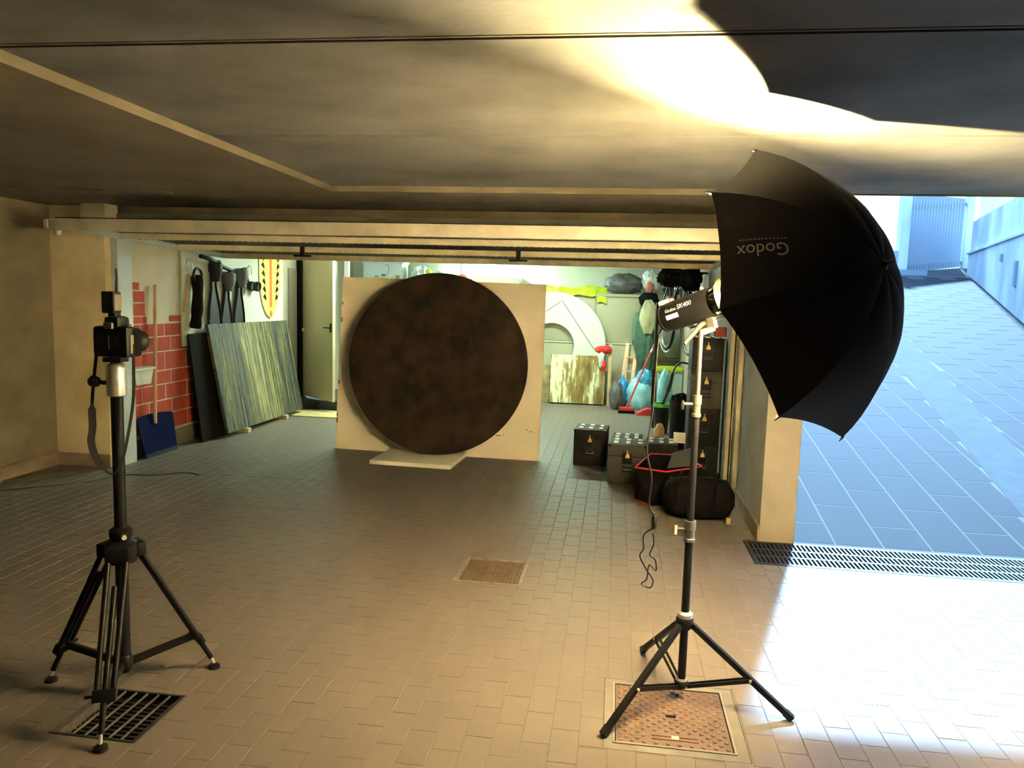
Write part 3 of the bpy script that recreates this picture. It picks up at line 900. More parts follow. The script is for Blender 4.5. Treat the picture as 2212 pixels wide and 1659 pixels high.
# ================================================================== CAMERA ON TRIPOD
TX, TY = -1.862, 2.615
tp = thing('studio_tripod', 'heavy black tripod with double-tube legs holding a camera', 'tripod', (TX, TY, 0))
tfeet = [V((-1.716, 2.268, 0)), V((-1.640, 2.888, 0)), V((-2.222, 2.660, 0))]
thub = V((TX, TY, .60))
MB().cyl((TX, TY, .13), (TX, TY, .66), .024, n=16).build('centre_tube', BLACKM, tp, smooth=True)
MB().cyl((TX, TY, .64), (TX, TY, 1.20), .0225, n=18).build('column', BLACKM, tp, smooth=True)
HB = MB().lathe([(-.06, .03), (-.05, .055), (-.01, .062), (.02, .06), (.035, .035), (.055, .042), (.075, .042), (.085, .03)], thub, (0, 0, 1), 24).build('leg_hub', BLACKM, tp, smooth=True)
MB().lathe([(0, .009), (.02, .009)], thub + V((.035, -.035, .06)), V((1, -1, 0)), 10).build('column_lock', NICKEL, HB)
LHT = MB().lathe([(-.03, .02), (0, .032), (.03, .032), (.04, .025)], (TX, TY, .13), (0, 0, 1), 18).build('brace_hub', BLACKM, tp, smooth=True)
for f in tfeet:
    d = (f - V((TX, TY, 0))).normalized(); side = d.cross(V((0, 0, 1)))
    top = thub + d * .055 + V((0, 0, -.005)); end = V((f.x, f.y, .05)) - d * .012
    dd = (end - top).normalized()
    MB().box(top + V((0, 0, .0)), (.05, .085, .055), rotz(math.atan2(d.y, d.x)), .008).build('leg_yoke', BLACKM, HB, smooth=True)
    e2 = top + dd * ((end - top).length * .80)
    for sd in (-1, 1):
        MB().cyl(top + side * .032 * sd, e2 + side * .027 * sd, .0105, n=12).build('leg', BLACKM, tp, smooth=True)
    lw = MB().cyl(top + dd * .12, end, .0105, n=12).build('leg', BLACKM, tp, smooth=True)
    cl = MB().box(e2, (.030, .080, .045), Matrix((d.cross(V((0, 0, 1))).cross(dd), side, dd)).transposed() if False else Matrix((side.cross(dd), side, dd)).transposed(), .006).build('leg_clamp', BLACKM, lw, smooth=True)
    MB().cyl(e2 + side * .04, e2 + side * .065, .006, n=8).build('clamp_knob', BLACKP, lw)
    MB().cyl(end, V((f.x, f.y, .02)), .006, n=8).build('foot_screw', NICKEL, lw)
    MB().lathe([(0, .026), (.012, .024), (.022, .008)], (f.x, f.y, 0), (0, 0, 1), 16).build('rubber_foot', BLACKP, lw, smooth=True)
    pe = top + dd * ((end - top).length * .78)
    MB().bar((TX + d.x * .03, TY + d.y * .03, .135), pe, .014, .028, V((0, 0, 1))).build('brace', BLACKM, tp)
# ball head
bh = MB().lathe([(0, .030), (.004, .035), (.108, .035), (.122, .029), (.13, .018)], (TX, TY, 1.195), (0, 0, 1), 28).build('ball_head', ALU, tp, smooth=True)
MB().cyl((TX, TY, 1.30), (TX, TY, 1.33), .012, n=12).build('ball_stem', ALU, bh)
MB().cyl((TX - .03, TY - .01, 1.245), (TX - .07, TY - .02, 1.25), .008, n=10).build('lock_stem', BLACKP, bh)
MB().lathe([(-.012, .016), (0, .021), (.018, .021), (.026, .012)], (TX - .07, TY - .02, 1.25), (-1, -.25, .1), 8).build('lock_knob', BLACKP, bh)
MB().box((TX, TY, 1.335), (.07, .06, .018), rotz(.1), .004).build('quick_plate', BLACKM, bh, smooth=True)
# camera body
CZ = 1.345
cm = thing('dslr_camera', 'black camera on the tripod aimed at the dark disc', 'camera', (TX, TY, CZ))
MC = rotz(math.radians(-3))
def cp(x, y, z): return V((TX, TY, CZ)) + MC @ V((x, y, z))
MB().box(cp(0, 0, .058), (.145, .062, .115), MC, .014).build('body', BLACKP, cm, smooth=True)
MB().box(cp(.056, .025, .055), (.038, .06, .108), MC, .014).build('hand_grip', BLACKC, cm, smooth=True)
MB().box(cp(-.0, .012, .128), (.062, .072, .05), MC, .016).build('viewfinder_hump', BLACKP, cm, smooth=True)
MB().box(cp(0, -.034, .118), (.036, .014, .024), MC, .004).build('eyepiece', GREYR, cm, smooth=True)
MB().box(cp(-.005, -.032, .055), (.078, .004, .058), MC, .001).build('screen', mat('camera screen', (.03, .03, .035), .15), cm)
ln = MB().lathe([(0, .036), (.02, .036), (.022, .040), (.07, .041), (.072, .038), (.10, .038), (.105, .041), (.125, .041), (.125, .034), (.112, .03)], cp(-.01, .03, .052), MC @ V((0, 1, 0)), 28).build('lens', BLACKP, cm, smooth=True)
MB().lathe([(0, .0415), (.018, .0415)], cp(-.01, .062, .052), MC @ V((0, 1, 0)), 28).build('zoom_ring', GREYR, ln, smooth=True)
MB().lathe([(0, .009), (.008, .009), (.010, .007)], cp(.052, .01, .115), (0, 0, 1), 14).build('mode_dial', GREYR, cm, smooth=True)
MB().box(cp(.074, -.005, .05), (.004, .018, .07), MC, .001).build('thin_highlight', mat('thin highlight', (.20, .18, .13), .5, .2), cm)  # pale strips paint thin highlights onto the camera body
MB().box(cp(.0, -.0335, .055), (.004, .003, .05), MC).build('thin_highlight', mat('thin highlight', (.20, .18, .13)), cm)
# neck strap hanging down the column
def ribbon(path, w, th, side):
    m = MB(); path = [V(p) for p in path]; side = V(side).normalized(); n = len(path); pts = []
    for i, p in enumerate(path):
        t = (path[min(i + 1, n - 1)] - path[max(i - 1, 0)]).normalized(); nr = t.cross(side).normalized()
        ww = w[i] if isinstance(w, list) else w
        pts += [p + side * ww / 2 + nr * th / 2, p - side * ww / 2 + nr * th / 2, p - side * ww / 2 - nr * th / 2, p + side * ww / 2 - nr * th / 2]
    fs = []
    for i in range(n - 1):
        for k in range(4):
            fs.append((4 * i + k, 4 * i + (k + 1) % 4, 4 * i + 4 + (k + 1) % 4, 4 * i + 4 + k))
    fs += [(0, 1, 2, 3), (4 * n - 1, 4 * n - 2, 4 * n - 3, 4 * n - 4)]
    return m.add(pts, fs)
sp_ = smooth_path([cp(-.075, 0, .05), (TX - .085, TY - .01, 1.26), (TX - .082, TY - .03, 1.16), (TX - .075, TY - .04, 1.08), (TX - .075, TY - .05, 1.02), (TX - .05, TY - .05, .95), (TX + .0, TY - .045, .905), (TX + .03, TY - .03, .94), (TX + .055, TY - .02, 1.05), (TX + .075, TY - .01, 1.20), cp(.075, 0, .05)], 6)
wd = []
for i, p in enumerate(sp_):
    s_ = i / (len(sp_) - 1)
    wd.append(.026 if .2 < s_ < .52 else .011)
ribbon(sp_, wd, .005, (.81, .58, 0)).build('neck_strap', STRAP, cm, smooth=True)
tg = thing('radio_trigger', 'small black radio trigger with antenna on the camera top', 'trigger', (TX, TY - .0, CZ + .153))
MB().box(cp(0, .0, .158), (.03, .035, .012), MC, .003).build('shoe_foot', BLACKM, tg, smooth=True)
MB().box(cp(-.012, .0, .204), (.052, .045, .082), MC, .006).build('case', BLACKP, tg, smooth=True)
MB().box(cp(.0155, -.0, .204), (.003, .038, .06), MC, .001).build('side_face', mat('trigger face', (.13, .115, .09), .5), tg)
MB().tube([cp(.012, .0, .24), cp(.014, 0, .30), cp(.012, 0, .33)], [.006, .0045, .004], 10).build('antenna', BLACKP, tg, smooth=True)
# cable on the floor, far left
fc = tag(MB().tube(smooth_path([(-5.05 + .1, 5.05, .005), (-4.55, 5.35, .005), (-4.28, 5.62, .005), (-4.12, 5.9, .005), (-3.95, 5.95, .005), (-3.7, 6.1, .005), (-3.55, 6.05, .005)]), .005, 7).build('floor_cable', mat('grey cable', (.08, .09, .085), .6), smooth=True), 'thin dark cable lying on the tiles by the left wall', 'cable')

# ================================================================== GARAGE BAY, LEFT WALL
# painted bricks on the plaster
rows = [(1.665, 1.595), (1.583, 1.48), (1.468, 1.352), (1.34, 1.275), (1.265, 1.145), (1.133, .995), (.983, .805), (.793, .665), (.653, .505), (.493, .36), (.348, .195)]
def brow(r): return rows[r]
bricks = []
for r in range(3):
    bricks.append((6.43, 6.68 if r == 0 else 6.76, *brow(r)))
bricks.append((7.17, 7.50, 1.345, 1.285))
for r in range(3, len(rows)):
    z1, z0 = rows[r]
    if r == 3:
        bricks.append((6.43, 6.78, z1, z0)); continue
    off = .0 if r % 2 else .18
    y = 6.43
    first = True
    while y < 7.74:
        l = (.36 - off * .6) if first else .37
        y1 = min(y + l, 7.75)
        if r == 4 and y > 6.7: pass
        if y1 - y > .05 and not (r == 4 and 7.02 < (y + y1) / 2 < 7.10): bricks.append((y, y1, z1, z0))
        y = y1 + .014; first = False
for (y0, y1, z1, z0) in bricks:
    MB().bb((-4.502, y0, z0), (-4.494, y1, z1), .002).build('brick', BRICK, wgl)
struct(MB().bb((-4.5, 6.42, .165), (-4.4965, 7.76, 1.27)).build('trim_4', mat('mortar paint', (.56, .43, .33), .9), origin=(0, 0, 0)))
# snow shovel
sh = thing('shovel', 'blue shovel with pale wooden handle leaning on the brick wall', 'shovel', (-4.40, 6.79, 0))
MB().cyl((-4.425, 6.775, .30), (-4.465, 6.89, 1.65), .017, n=12).build('handle', WOODP, sh, smooth=True)
m = MB(); pts = []
nu, nv = 8, 6
for jv in range(nv + 1):
    for iu in range(nu + 1):
        uu = iu / nu * 2 - 1; vv = jv / nv
        w = .26 + .03 * vv
        pts.append(V((-4.37 - .06 * vv - .03 * (1 - uu * uu) * vv, 6.79 + uu * w, .035 + vv * .36 - .02 * uu * uu * (vv > .9))))
fs = [(jv * (nu + 1) + iu, jv * (nu + 1) + iu + 1, (jv + 1) * (nu + 1) + iu + 1, (jv + 1) * (nu + 1) + iu) for jv in range(nv) for iu in range(nu)]
k0 = len(pts)
pts2 = [p + V((-.012, 0, 0)) for p in pts]
m.add(pts + pts2, fs + [tuple(k0 + i for i in reversed(f)) for f in fs])
rim = [i for i in range(nu + 1)] + [(jv) * (nu + 1) + nu for jv in range(1, nv + 1)] + [nv * (nu + 1) + i for i in range(nu - 1, -1, -1)] + [jv * (nu + 1) for jv in range(nv - 1, 0, -1)]
m.f += [(rim[i], rim[(i + 1) % len(rim)], k0 + rim[(i + 1) % len(rim)], k0 + rim[i]) for i in range(len(rim))]
m.build('blade', BLUEP, sh, smooth=True)
MB().bb((-4.39, 6.53, .0), (-4.36, 7.05, .037)).build('wear_edge', mat('shovel edge', (.012, .014, .03), .8), sh)
# white tray on the wall
ty = thing('wall_tray', 'white plastic trough fixed to the brick-painted wall', 'tray', (-4.42, 6.58, .70))
m = MB()
m.prism([(6.40, .855), (6.70, .855), (6.66, .71), (6.44, .71)], (-4.49, 0, 0), (0, 1, 0), (0, 0, 1), .11)
m.build('trough', WHITEP, ty)
MB().bb((-4.495, 6.385, .845), (-4.365, 6.715, .868), .004).build('rim', WHITEP, ty)
# dark sheet and painted panel leaning on the wall
tag(MB().bar((-4.30, 8.35, .0), (-4.44, 8.35, 1.15), 1.9, .02, (1, 0, .12)).build('dark_sheet', DKWOOD), 'plain dark sheet tucked behind the streaky painting', 'panel')  # dark sheet filling the gap behind the painting
PAINT = streak_mat('streaky painting', [(.0, (.005, .007, .008)), (.44, (.014, .018, .018)), (.48, (.085, .10, .09)), (.52, (.02, .022, .016)), (.56, (.18, .165, .06)), (.605, (.035, .035, .02)), (.635, (.27, .25, .09)), (.70, (.38, .35, .15)), (.725, (.03, .03, .02)), (.76, (.30, .28, .12)), (1.0, (.38, .36, .20))], 24, .9, 'Y', grad=(-1.0, 1.0, [(0, -.08), (1, -.07), (.30, -.05), (.33, .11), (.66, .09), (.74, -.04)]))
pt = thing('streaky_painting', 'large painting of grey and yellow vertical streaks leaning on the wall', 'painting', (-4.28, 8.7, .05))
m = MB()
q = [V((-4.16, 7.70, .055)), V((-4.16, 9.70, .055)), V((-4.385, 9.70, 1.245)), V((-4.385, 7.70, 1.245))]
nrm = (q[1] - q[0]).cross(q[3] - q[0]).normalized()
if nrm.x < 0: nrm = -nrm
m.add(q + [p - nrm * .035 for p in q], [(0, 1, 2, 3), (7, 6, 5, 4)] + [(k, 4 + k, 4 + (k + 1) % 4, (k + 1) % 4) for k in range(4)])
m.build('canvas', PAINT, pt)
for (y, xx) in ((8.10, -4.17), (9.12, -4.17)):
    tag(MB().box((-4.20, y, .026), (.16, .085, .052), rotz(.1), .003).build('wood_block', WOOD), 'pine block under the %s end of the streaky painting' % ('near' if y < 8.5 else 'far'), 'block')
# white panel with swim gear
wp = tag(B((-4.492, 7.36, 1.02), (-4.472, 9.76, 2.25), 'pegboard', WHITEP), 'white panel on the garage wall carrying fins and a board', 'panel')
def fin(y, ztop, tilt, label, grey):
    r = thing('swim_fin', label, 'swim fin', (-4.46, y, ztop - .75), 'swim fins hanging on the white panel')
    def P(u_, z_): return V((-4.44, y + u_ + (ztop - z_) * tilt, z_))
    # blade: outline widens downward
    prof = [(.0, .045), (.22, .045), (.30, .05), (.42, .085), (.54, .115), (.64, .125), (.70, .10)]
    poly = [(P(w, ztop - d).y, ztop - d) for d, w in prof] + [(P(-w, ztop - d).y, ztop - d) for d, w in reversed(prof)]
    MB().prism(poly, (-4.45, 0, 0), (0, 1, 0), (0, 0, 1), .018).build('blade', BLACKP, r)
    for sg in (-1, 1):
        MB().tube([V((-4.425, y + sg * w + (d) * tilt, ztop - d)) for d, w in prof[1:-1]], .008, 6).build('blade_rail', BLACKP, r)
    MB().lathe([(0, .045), (.02, .072), (.10, .075), (.17, .055), (.22, .036)], (-4.40, y, ztop), (0, tilt, -1), 16).build('foot_pocket', GREYR if grey else BLACKP, r, smooth=True)
    MB().tube([V((-4.40 + .05 * math.sin(a), y + .065 * math.cos(a), ztop - .02 + .03 * math.sin(a))) for a in [PI * k / 8 for k in range(9)]], .006, 6).build('heel_strap', BLACKP, r)
    return r
fin(7.90, 1.93, .06, 'black swim fin nearest the brick wall on the white panel', False)
fin(8.20, 1.83, -.02, 'black swim fin with grey foot pocket, middle of the three', True)
fin(8.50, 1.88, -.03, 'black swim fin with grey pocket closest to the diving mask', True)
sn = tag(MB().tube(smooth_path([(-4.40, 7.60, 1.97), (-4.38, 7.78, 1.94), (-4.38, 8.02, 1.88), (-4.39, 8.22, 1.84), (-4.41, 8.26, 1.78)]), .022, 10).build('snorkel', BLACKP, smooth=True), 'black snorkel slung across the tops of the fins', 'snorkel')
mk = thing('diving_mask', 'black diving mask hanging right of the fins', 'diving mask', (-4.42, 8.8, 1.62))
for s_ in (-1, 1):
    l_ = MB().lathe([(0, .055), (.03, .062), (.06, .058), (.06, .045), (.045, .04)], (-4.43, 8.80 + s_ * .075, 1.68), (1, 0, -.1), 18).build('lens_frame', BLACKP, mk, smooth=True)
    MB().lathe([(0, .042), (.002, .042)], (-4.385, 8.80 + s_ * .075, 1.676), (1, 0, -.1), 18).build('lens', mat('mask glass', (.05, .055, .06), .1), l_)
MB().tube(smooth_path([(-4.42, 8.70, 1.72), (-4.40, 8.62, 1.80), (-4.40, 8.56, 1.78), (-4.40, 8.62, 1.70)]), .012, 8).build('strap', BLACKP, mk, smooth=True)
rb = thing('rolled_wetsuit', 'long black rolled bag with a loop hanging beside the bricks', 'bag', (-4.42, 7.52, 1.02))
MB().tube(smooth_path([(-4.42, 7.56, 1.76), (-4.40, 7.54, 1.60), (-4.40, 7.52, 1.40), (-4.40, 7.50, 1.30), (-4.41, 7.50, 1.21)]), [.058 + .004 * math.sin(k * .5) for k in range(33)], 12).build('roll', BLACKC, rb, smooth=True)
MB().tube([V((-4.41, 7.56 + .08 * math.cos(a), 1.76 + .08 * math.sin(a))) for a in [2 * PI * k / 20 for k in range(20)]], .016, 8).build('carry_loop', BLACKP, rb, smooth=True)
MB().tube(smooth_path([(-4.46, 7.47, 1.78), (-4.45, 7.42, 1.60), (-4.45, 7.36, 1.38)]), .014, 6).build('strap', WOODP, rb, smooth=True)
hk = mat('wire hook', (.35, .36, .34), .4, .6)
for (y, lb) in ((7.45, 'bent wire hook above the rolled black bag'), (8.78, 'bent wire hook above the diving mask')):
    tag(MB().tube(smooth_path([(-4.475, y, 1.88), (-4.46, y + .02, 1.93), (-4.45, y + .05, 1.90), (-4.45, y + .06, 1.82)]), .005, 6).build('wire_hook', hk), lb, 'hook', 'wire hooks on the white panel')
# skim board
sk = thing('skim_board', 'yellow board with orange stripe hanging on the white panel', 'board', (-4.45, 9.36, 1.29))
zb0, zt0 = 1.285, 2.22
outl = []
for k in range(25):
    t = k / 24; z = zb0 + (zt0 - zb0) * t
    w = .292 * math.sqrt(max(0, 1 - (1 - min(t / .62, 1)) ** 2.0)) ** 1.15
    outl.append((w, z))
poly = [(9.36 + w, z) for w, z in outl] + [(9.36 - w, z) for w, z in reversed(outl)]
MB().prism(poly, (-4.472, 0, 0), (0, 1, 0), (0, 0, 1), .022).build('deck', BOARDY, sk)
MB().tube([V((-4.461, y, z)) for y, z in poly], .011, 6).build('rail_edge', mat('board cream', (.72, .66, .42), .5), sk)
MB().bb((-4.4505, 9.325, 1.42), (-4.4485, 9.395, 2.2)).build('stripe', STRIPE, sk)
MB().bb((-4.4505, 9.325, 1.30), (-4.4485, 9.395, 1.37)).build('stripe', STRIPE, sk)
for s_ in (-1, 1):
    for k in range(7):
        z = 1.50 + k * .10
        yy = 9.36 + s_ * (.13 + .012 * k)
        MB().prism([(0, 0), (.085 * s_, .05), (.035 * s_, .095), (.0, .045)], (-4.4502, yy, z), (0, 1, 0), (0, 0, 1), .0016).build('leaf_motif', BLACKP, sk)
# inner door standing open, and its step
ste = tag(B((-4.5, 10.02, 0), (-3.45, 11.3, .135), 'door_step', mat('dark stone', (.035, .03, .026), .5), bev=.006), 'dark stone step below the open inner door', 'step')
MAT_ = tag(MB().box((-3.95, 9.62, .006), (1.0, .52, .012), None, .003).build('door_mat', mat('straw mat', (.55, .42, .20), .9, var=.25, scale=30)), 'straw-coloured mat on the floor before the step', 'mat')
hA, hB = V((-4.41, 10.30, 0)), V((-3.735, 9.73, 0))
dd = (hB - hA).normalized()
D2 = struct(MB().bar((hA + hB) / 2 - dd * .44 + V((0, 0, 1.16)), (hA + hB) / 2 + dd * .44 + V((0, 0, 1.16)), .04, 2.0).build('door_2', CREAMD, origin=(0, 0, 0)), 'cream inner door standing ajar with black frame')
side = dd.cross(V((0, 0, 1)))
if side.y > 0: side = -side
hp_ = hB - dd * .05 + side * .025 + V((0, 0, 1.16))
hnd = MB().tube([hp_, hp_ + side * .04, hp_ + side * .045 - dd * .11], .009, 8).build('door_handle', BLACKM, D2, smooth=True)
MB().box(hp_ + side * .002, (.03, .01, .12), rotz(math.atan2(dd.y, dd.x))).build('handle_plate', BLACKM, D2)
MB().bb((-4.50, 10.30, .135), (-4.44, 10.45, 2.2)).build('door_frame', DKWOOD, D2)
MB().bar(V((-4.435, 10.27, .14)), V((-4.435, 10.27, 2.2)), .05, .06, (0, 1, 0)).build('frame_seal', DKWOOD, D2)
MB().box(hA + V((.03, -.05, 1.1)), (.04, .03, .05)).build('door_hinge', BRASS, D2)
struct(B((-4.5, 9.98, .13), (-4.47, 10.22, 1.95), 'trim_5', mat('upright strip', (.30, .26, .19), .8), origin=(0, 0, 0)))  # darker upright strip on the side wall by the inner door

# ================================================================== GARAGE BAY, BACK
YF = 12.10           # front of the cupboards
CABX = [-4.40, -3.60, -2.80, -2.00, -1.18, -.32, .385]
names = ['cream metal cupboard in the left back corner of the bay', 'cream metal cupboard behind the open inner door', 'cream metal cupboard behind the left of the disc', 'cream metal cupboard behind the right of the disc', 'cream metal cupboard directly behind the white ring', 'cream metal cupboard nearest the hanging jackets']
for k in range(6):
    x0, x1 = CABX[k], CABX[k + 1]
    cb = thing('cupboard', names[k], 'cupboard', ((x0 + x1) / 2, 12.34, 0), 'cream cupboards along the back wall')
    B((x0, YF + .02, .0), (x1, 12.59, 1.74), 'body', CREAM, cb)
    for (z0, z1) in ((.06, .945), (.985, 1.66)):
        dr_ = B((x0 + .012, YF, z0), (x1 - .012, YF + .02, z1), 'door', CREAM, cb, bev=.004)
        MB().bb((x1 - .07, YF - .015, (z0 + z1) / 2 - .05), (x1 - .055, YF, (z0 + z1) / 2 + .05)).build('handle', ALU, dr_)
    B((x0, YF - .012, .95), (x1, YF + .02, .98), 'rail', mat('rail cream', (.44, .44, .33), .5), cb)
    B((x0, YF - .005, 1.70), (x1, YF + .02, 1.745), 'top_rail', CREAM, cb)
ZT = 1.746
# lamps
bk = thing('bulkhead_lamp', 'small oval bulkhead lamp glowing high on the back wall', 'lamp', (-2.06, 12.55, 2.17))
m = MB(); m.lathe([(0, .07), (.03, .072), (.06, .06), (.075, .03), (.08, .004)], (0, 0, 0), (0, -1, 0), 24)
for p in m.v: p.x = p.x * 1.85 - 2.06; p.y += 12.58; p.z = p.z * 1.0 + 2.165
m.build('diffuser', GLOW_B, bk, smooth=True)
MB().box((-2.06, 12.59, 2.165), (.30, .03, .17), None, .008).build('base_plate', WHITEP, bk, smooth=True)
for i, (x, y, lb) in enumerate(((-3.1, 9.6, 'ceiling tube lamp on the left of the garage bay'), (-.6, 10.7, 'ceiling tube lamp on the right of the garage bay'))):
    tl = thing('tube_lamp', lb, 'lamp', (x, y, 2.42), 'tube lamps on the bay ceiling')
    MB().bb((x - .65, y - .05, 2.40), (x + .65, y + .05, 2.459)).build('housing', WHITEP, tl)
    MB().cyl((x - .60, y, 2.375), (x + .60, y, 2.375), .016, n=12).build('tube', GLOW_T, tl, smooth=True)
    for s_ in (-1, 1):
        MB().bb((x + s_ * .61 - .015, y - .02, 2.35), (x + s_ * .61 + .015, y + .02, 2.41)).build('socket', WHITEP, tl)
    ad = bpy.data.lights.new('tube_light', 'AREA'); ad.shape = 'RECTANGLE'; ad.size = 1.2; ad.size_y = .05; ad.energy = TUBE_W * (1.0 if i == 0 else .85); ad.color = (.78, 1.0, .74)
    ao = bpy.data.objects.new('tube_light', ad); COL.objects.link(ao); ao.parent = tl; ao.location = (0, 0, 2.35 - 2.42)
bl = bpy.data.lights.new('bulkhead_light', 'POINT'); bl.energy = BULKHEAD; bl.color = (.78, 1.0, .86); bl.shadow_soft_size = .06
bo = bpy.data.objects.new('bulkhead_light', bl); COL.objects.link(bo); bo.parent = bk; bo.location = (0, -.18, 0)
# things on top of the cupboards, left to right
tag(B((-4.40, 11.9, 0), (-4.33, 11.98, 2.46), 'white_upright', mat('bright white', (.9, .93, .9), .5)), 'narrow white upright seen past the inner door edge', 'post')
bx = thing('storage_box', 'large white storage box on the cupboard left of the disc', 'box', (-3.82, 12.3, ZT))
B((-4.16, 12.14, ZT), (-3.50, 12.5, 2.20), 'body', WHITEP, bx, bev=.01)
B((-4.18, 12.12, 2.14), (-3.48, 12.52, 2.21), 'lid', WHITEP, bx, bev=.01)
MB().tube(smooth_path([(-3.78, 12.11, 2.12), (-3.72, 12.10, 2.10), (-3.72, 12.10, 2.0), (-3.76, 12.10, 1.95)]), .004, 6).build('cord', GREYR, bx)
tag(MB().blob((-3.22, 12.3, 1.93), (.17, .15, .19), 3, .25, flat=ZT).build('plastic_bag', CLEARBAG, smooth=True), 'pale crumpled plastic bag beside the white storage box', 'bag')
tag(MB().blob((-2.86, 12.3, 1.90), (.14, .13, .17), 5, .25, flat=ZT).build('plastic_bag', CLEARBAG, smooth=True), 'pale crumpled plastic bag just left of the disc top', 'bag')
tag(MB().blob((-3.05, 12.12, 2.02), (.05, .04, .05), 8, .3).build('green_cloth', LIME, smooth=True), 'small lime green cloth tucked between plastic bags', 'cloth')
random.seed(3)
for k in range(6):
    x = -4.05 + k * .12
    mm = (BOARDY, WHITEP, JACKC, BOARDY, CARDB, WHITEP)[k]
    h_ = .16 + .06 * ((k * 37) % 5) / 4
    jr = thing('paint_jar', ('yellow-lidded jar at the left of the row before the white box', 'white jar second in the row before the white box', 'beige jar third in the row before the white box', 'yellow jar fourth in the row before the white box', 'brown jar fifth in the row before the white box', 'white jar at the right of the row before the white box')[k], 'jar', (x, 12.11, ZT), 'jars in front of the storage box')
    MB().lathe([(0, .035), (h_ * .75, .036), (h_ * .82, .025), (h_ * .85, .025)], (x, 12.11 - .0, ZT), (0, 0, 1), 14).build('body', mm, jr, smooth=True)
    MB().lathe([(h_ * .85, .029), (h_, .029)], (x, 12.11, ZT), (0, 0, 1), 14).build('lid', (LIME, CARDB, GREYR)[k % 3], jr, smooth=True)
tag(MB().cyl((-2.55, 12.45, ZT), (-2.55, 12.45, 2.44), .045, n=14).build('grey_pipe', mat('grey pipe', (.32, .36, .33), .6), smooth=True), 'short grey pipe standing above the disc top', 'pipe')
tag(MB().blob((-2.47, 12.22, 1.90), (.13, .11, .11), 4, .08, flat=ZT).build('red_bowl', mat('dull red', (.42, .05, .05), .7), smooth=True), 'red rounded bowl peeking over the disc', 'bowl')
lb_ = thing('long_box', 'long cream box lying on the cupboards right of the disc', 'box', (-1.95, 12.3, ZT))
B((-2.32, 12.13, ZT), (-1.56, 12.45, 1.965), 'body', mat('box cream', (.70, .70, .52), .7), lb_, bev=.004)
B((-1.66, 12.124, ZT + .02), (-1.56, 12.134, 1.955), 'end_label', WHITEP, lb_)
gb_ = MB().prism([(0, 0), (.42, 0), (.02, .21)], (-1.545, 12.45, ZT), (1, 0, 0), (0, 0, 1), .28)
tag(gb_.build('box_dark_side', mat('box side shade', (.30, .32, .28), .8)), 'grey sloped wedge standing for the shaded side of the long cream box', 'wedge')  # shade on the long box's side, given as a separate grey wedge
# lime film draped along the cupboard top
m = MB(); pts = []; nu, nv = 40, 6
for iu in range(nu + 1):
    x = -1.16 + 1.0 * iu / nu
    for jv in range(nv + 1):
        a = jv / nv
        nz = noise.noise(V((x * 6, a * 3, 1)))
        z = ZT + .09 - .13 * a * a + .05 * nz - (.12 * a if x > -.33 else 0)
        pts.append(V((x, YF + .14 - .19 * a + .03 * noise.noise(V((x * 9, a * 5, 4))), max(z, ZT + .005) if a < .6 else z)))
fs = [(iu * (nv + 1) + jv, iu * (nv + 1) + jv + 1, (iu + 1) * (nv + 1) + jv + 1, (iu + 1) * (nv + 1) + jv) for iu in range(nu) for jv in range(nv)]
k0 = len(pts); m.add(pts + [p + V((0, .004, .004)) for p in pts], fs + [tuple(k0 + i for i in reversed(f)) for f in fs])
tag(m.build('plastic_film', LIME, smooth=True), 'lime yellow plastic film draped over the cupboard edge above the ring', 'film')
tag(MB().blob((.10, 12.32, 1.90), (.30, .2, .165), 11, .16, 3, flat=ZT, ridged=True).build('dark_bag', GREYBAG, smooth=True), 'dark grey wrapped bundle on the cupboard beside lime film', 'bag')
# ring and panels leaning in front of the cupboards
rg = thing('white_ring', 'big white ring with diagonal seams leaning on the cupboards', 'ring', (-1.0, 11.98, 0))
rc = V((-1.0, 11.98, .90)); rax = V((0, 1, -.05)).normalized()
MB().lathe([(0, .362), (0, .858), (.05, .858), (.05, .362)], rc, rax, 64, closed=True).build('body', WHITEP, rg, smooth=True)
SEAM = mat('seam grey', (.20, .235, .19), .9)
def rp(x, z): return V((x, 11.98 - .0015 + (z - .90) * .05, z))
MB().bar(rp(-.855, 1.62), rp(-.32, .865), .014, .004, (0, 1, 0)).build('seam', SEAM, rg)
MB().bar(rp(-.875, 1.60), rp(-1.30, 1.30), .014, .004, (0, 1, 0)).build('seam', SEAM, rg)
BARK = streak_mat('bark painting', [(.0, (.03, .025, .015)), (.38, (.10, .07, .02)), (.50, (.26, .17, .05)), (.56, (.34, .28, .10)), (.60, (.74, .72, .50)), (1.0, (.84, .82, .66))], 7, 1.3, 'X', grad=(-.43, .43, [(0, -.08), (1, -.16), (.14, .10), (.34, .13), (.46, .06), (.54, -.14)]))
bp = thing('bark_painting', 'brown and cream bark-textured painting standing before the white ring', 'painting', (-.56, 11.84, 0))
MB().bb((-.985, 11.80, .02), (-.135, 11.84, .775)).build('canvas', BARK, bp)
MB().bb((-.98, 11.80, 0), (-.14, 11.85, .02)).build('plinth', DKWOOD, bp)
tag(B((-1.30, 11.86, 0), (-1.0, 11.90, .60), 'small_painting', mat('mottled tan', (.42, .34, .16), .8, col2=(.20, .15, .07), scale=9)), 'small mottled tan panel at the left of the bark painting', 'panel')
tag(B((-.088, 11.80, 0), (-.035, 11.84, .96), 'wood_post', WOOD, bev=.003), 'upright pine batten right of the bark painting', 'batten')
fl = thing('draped_flag', 'red and white cloth hung over the pine batten', 'cloth', (-.15, 11.77, .55))
MB().blob((-.17, 11.77, .88), (.13, .03, .06), 6, .3, 3).build('red_fold', RED, fl, smooth=True)
MB().blob((-.20, 11.765, .74), (.045, .025, .13), 9, .3, 3).build('white_fold', WHITEP, fl, smooth=True)
